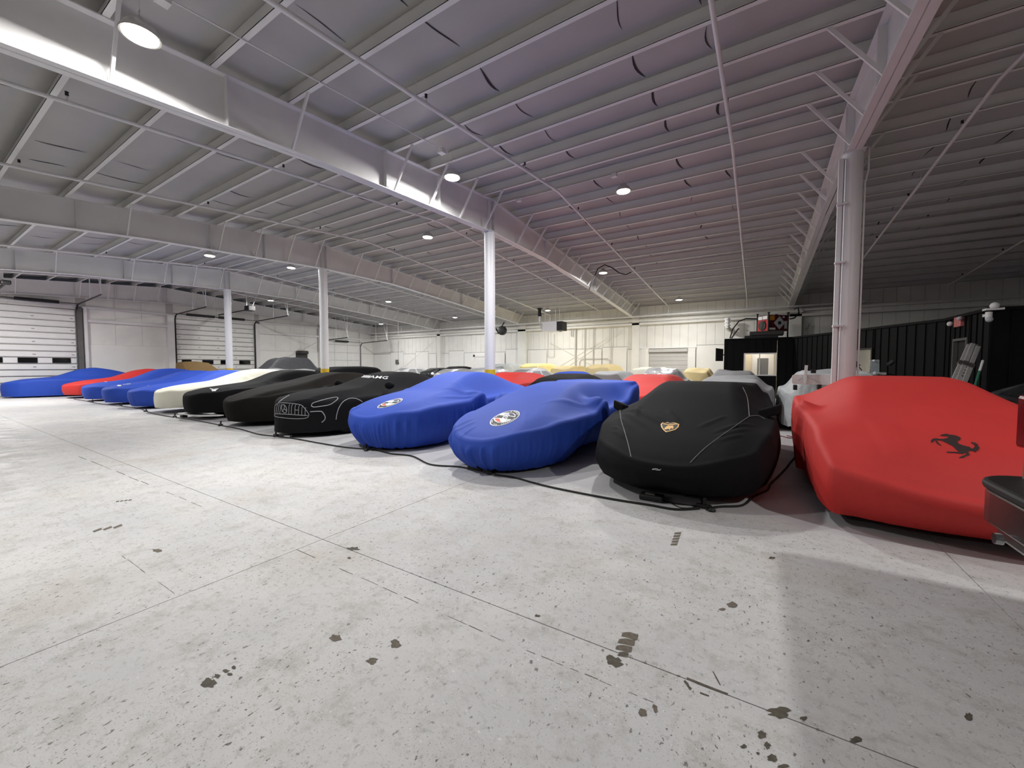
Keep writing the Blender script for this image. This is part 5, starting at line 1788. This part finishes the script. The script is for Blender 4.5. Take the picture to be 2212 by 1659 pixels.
MB().tube([m_, t + (b - t) * t[2] / (t[2] - b[2]) * .99], .022, 8).build('handle', M['green'], T, True)

# dark car beyond the red one
S = sedan(1.26, 4.5, 1.84)
dc_ = Car('parked_car', 'uncovered dark green-black car at the right edge behind the red covered car', S, M['cardark'], (4.02, 6.0), 0.0, group=GR, nu=40, nv=60, nk=10, part='body')
w = .92
for sx in (-1, 1):
    for (ya, yb) in ((1.62, 2.62), (2.72, 3.55)):
        dc_.panes([[(sx * 1.2, ya, .98), (sx * 1.2, yb, .98), (sx * 1.2, yb - (.35 if ya > 2 else 0), 1.17), (sx * 1.2, ya + (.5 if ya < 2 else 0), 1.17)]], (-sx, 0, -.05), 'side_window', M['carglass'])
dc_.panes([[(-w * .72, 1.36, 2), (w * .72, 1.36, 2), (w * .5, 1.98, 2), (-w * .5, 1.98, 2)]], (0, 0, -1), 'windscreen', M['carglass'])
dc_.line([(2130, 850), (2158, 829), (2172, 822), (2190, 819), (2211, 820)], 'chrome_trim', M['chrome'], .010)

# ------------------------------------------------------------------ pickup at the right edge (mostly out of frame)
T = thing('pickup_truck', 'tail of a dark pickup at the right edge with red lamp and wrap-around bumper', 'pickup', (3.6, 2.45, 0))
yA, yB2 = 1.5, 3.42
xr = 1.27
bed = [(xr + .02, yA + .03), (xr, yA + .06), (xr, yB2 - .06), (xr + .02, yB2 - .02), (xr + .06, yB2), (3.5, yB2), (3.5, yA), (xr + .06, yA)]
MB().prism([(x, y, .62) for x, y in bed], (0, 0, .64)).build('bed', M['truckpaint'], T, bevel=.03)
MB().prism([(x, y, .42) for x, y in ((xr + .25, yB2 - .04), (3.5, yB2 - .04), (3.5, yA + .04), (xr + .25, yA + .04))], (0, 0, .2)).build('frame', M['black'], T)
MB().prism([(3.52, yA, .5), (3.52, yB2, .5), (3.52, yB2 - .12, 1.85), (3.52, yA + .12, 1.85)], (2.0, 0, 0)).build('cab', M['truckpaint'], T, bevel=.08)
MB().box(5.53, 6.8, yA + .03, yB2 - .03, .5, 1.2).build('hood', M['truckpaint'], T, bevel=.1)
for x in (2.35, 6.0):
    for y in (yA + .13, yB2 - .13):
        MB().lathe([(.22, -.12), (.36, -.13), (.38, -.08), (.38, .08), (.36, .13), (.22, .12)], (x, y, .38), 24, 1).build('wheel', M['tyre'], T, True)
MB().prism([(xr - .02, yB2 - .16, .955), (xr - .02, yB2 - .16, 1.235), (xr - .025, yB2 - .025, 1.245), (xr - .025, yB2 - .025, .945)], (.09, 0, 0)).build('tail_lamp', M['tail'], T, bevel=.02)
MB().box(xr - .015, xr, yA + .25, yB2 - .25, .7, 1.2).build('tailgate', M['truckpaint'], T, bevel=.01)


def bumper_plan(o):
    P = [(1.09 - o, yA + .04), (1.09 - o, 3.18)]
    for q in np.linspace(10, 100, 9):
        P.append((1.31 - (.22 + o) * math.cos(math.radians(q)), 3.2 + (.22 + o) * math.sin(math.radians(q))))
    P += [(1.34, 3.3), (1.24, 3.1), (1.24, yA + .04)]
    return P


MB().prism([(x, y, .545) for x, y in bumper_plan(0)], (0, 0, .18)).build('bumper', M['smoke'], T, bevel=.012)
MB().prism([(x, y, .727) for x, y in bumper_plan(.012)], (0, 0, .05)).build('step_pad', M['rubber'], T, bevel=.018)
MB().prism([(x, y, .455) for x, y in bumper_plan(-.05)], (0, 0, .09)).build('bumper_valance', M['smoke'], T, bevel=.02)
MB().lathe([(.028, 0), (.028, .03)], (1.05, 3.0, .52), 10, 0).build('tow_eye', M['chrome'], T)

# ------------------------------------------------------------------ cords and chargers on the floor
def ground_path(px, z=.012, sub=6):
    P = [np.array(at(x, y, 2, z)) for x, y in px]
    out = []
    for i in range(len(P) - 1):
        p0, p1, p2, p3 = P[max(i - 1, 0)], P[i], P[i + 1], P[min(i + 2, len(P) - 1)]
        for k in range(sub):
            f = k / sub
            out.append(.5 * ((2 * p1) + (-p0 + p2) * f + (2 * p0 - 5 * p1 + 4 * p2 - p3) * f * f + (-p0 + 3 * p1 - 3 * p2 + p3) * f ** 3))
    out.append(P[-1])
    return out


cords = [([(1511, 1098), (1460, 1100), (1400, 1090), (1330, 1079), (1270, 1068), (1200, 1054), (1150, 1042), (1110, 1031), (1067, 1025)], 'black extension cord lying in front of the black shield car and the winged blue car', .011),
         ([(1040, 1017), (990, 1008), (930, 1003), (890, 985), (845, 980), (812, 972), (795, 971)], 'black extension cord in front of the two near blue covered cars', .011),
         ([(790, 970), (745, 966), (690, 957), (640, 948), (608, 944), (596, 942)], 'black extension cord in front of the grille-print car', .011),
         ([(596, 942), (560, 938), (520, 927), (480, 919), (440, 911), (400, 904), (380, 902)], 'black extension cord in front of the black sedans', .011),
         ([(375, 901), (345, 896), (318, 889), (300, 882), (270, 878), (250, 876), (215, 872), (190, 867), (160, 862)], 'black extension cord running to the far blue covered cars', .012),
         ([(1531, 1097), (1560, 1094), (1595, 1093), (1612, 1087), (1630, 1072), (1658, 1058), (1664, 1046), (1680, 1030), (1697, 1012), (1706, 1000), (1718, 985), (1722, 965), (1730, 940)], 'black cord winding back between the black shield car and the red car', .011),
         ([(1395, 1078), (1385, 1073), (1390, 1071), (1410, 1072), (1432, 1078), (1450, 1087), (1470, 1096), (1495, 1097), (1505, 1092)], 'thin looped charger lead beside the charger of the black shield car', .005),
         ([(1426, 1085), (1450, 1086), (1480, 1090), (1508, 1092), (1516, 1085), (1510, 1075), (1496, 1070), (1480, 1072)], 'thin charger lead running under the black shield car', .005)]
for px, lab, r in cords:
    o = MB().tube(ground_path(px, r + .002), r, 7).build('extension_cord', M['rubber'], None, True)
    tag(o, lab, 'cord', 'floor cords')
for (x, y, s, lab, cat) in ((1408, 1080, 1.0, 'black battery charger in front of the black shield car', 'charger'), (1031, 1014, .95, 'black battery charger under the nose of the winged blue car', 'charger'),
                            (795, 967, .7, 'dark blue battery charger under the nose of the blue coupe', 'charger'), (622, 945, .7, 'pale battery charger in front of the grille-print car', 'charger'),
                            (397, 901, .9, 'black battery charger in front of the winged-emblem car', 'charger')):
    p = at(x, y, 2, .0)
    T = thing('battery_charger', lab, cat, p)
    a = .12 * s
    m_ = M['gprint'] if 'pale' in lab else (M['navy'] if 'blue b' in lab else M['rubber'])
    cs_ = MB().box(p[0] - a, p[0] + a, p[1] - a * .55, p[1] + a * .55, 0.001, .065 * s).build('case', m_, T, bevel=.018)
    MB().box(p[0] - a * .5, p[0] + a * .3, p[1] - a * .3, p[1] + a * .3, .065 * s, .075 * s).build('label_plate', M['dgrey'], cs_)
    MB().tube([(p[0] + a, p[1], .03), (p[0] + a + .05, p[1], .025)], .012, 6).build('strain_relief', M['black'], T)
for (x, y, lab) in ((1520, 1098, 'black triple-tap plug end right of the charger of the black shield car'), (1053, 1021, 'black triple-tap plug end in front of the winged blue car'),
                    (790, 972, 'black plug junction in front of the blue coupe'), (596, 942, 'black plug junction in front of the grille-print car'), (378, 901, 'upright black plug in front of the winged-emblem car'),
                    (477, 919, 'black plug coupling in front of the brown-black car'), (316, 889, 'black plug coupling in front of the cream car'), (262, 877, 'black plug coupling before the first far blue car'),
                    (200, 869, 'farthest black plug coupling before the last blue cars')):
    p = at(x, y, 2, 0)
    T = thing('plug', lab, 'plug', p, 'cord plugs')
    MB().box(p[0] - .07, p[0] + .07, p[1] - .022, p[1] + .022, .002, .04).build('tap', M['black'], T, bevel=.008)
    MB().tube([(p[0], p[1], .04), (p[0] + .01, p[1], .11)], .016, 8).build('plug_body', M['rubber'], T, True)
    MB().lathe([(.034, 0), (.04, .012), (.02, .035)], (p[0] + .075, p[1] - .05, .002), 10).build('cap', M['rubber'], T, True)
T = thing('jumper_lead', 'thin red lead on the floor under the light grey covered car', 'lead', at(1690, 945, 2, 0))
MB().tube(ground_path([(1675, 940), (1688, 942), (1705, 946), (1716, 945), (1700, 941)], .01), .008, 6).build('lead', M['tail'], T, True)

o = MB().tube([at(1272, 628, 1, 15.6), at(1281, 604, 1, 15.5), at(1292, 580, 1, 15.4), at(1306, 572, 1, 15.3), at(1322, 578, 1, 15.3), at(1338, 590, 1, 15.35), at(1352, 593, 1, 15.4), at(1364, 588, 1, 15.45)], .022, 6).build('cable', M['rubber'], None, True)
tag(o, 'black cable arching over the lamp beside the rear part of the middle rafter', 'cable')

T = thing('lamp_conduit', 'thin white conduit running under the purlins from the nearest lamp to the next one', 'conduit', (-5.3, 3.0, 5.4))
MB().tube([(-5.42, y, rtop(y) - .012) for y in (-4, 0, 3, 6.3)], .011, 6).build('pipe_run', M['steel'], T, True)
for y in (1.75, 6.1):
    MB().box(-5.48, -5.36, y - .06, y + .06, rtop(y) - .09, rtop(y)).build('junction_box', M['steel'], T)
T = thing('lamp_conduit', 'short white conduit on the purlin beside the lamp in the roof centre', 'conduit', (-3.2, 9.4, 5.9))
MB().tube([(-5.6, 9.40, rtop(9.4) - .02), (-2.95, 9.40, rtop(9.4) - .02)], .011, 6).build('pipe_run', M['steel'], T, True)
for x in (-5.6, -2.98):
    MB().box(x - .06, x + .06, 9.34, 9.44, rtop(9.4) - .09, rtop(9.4) - .004).build('junction_box', M['steel'], T)
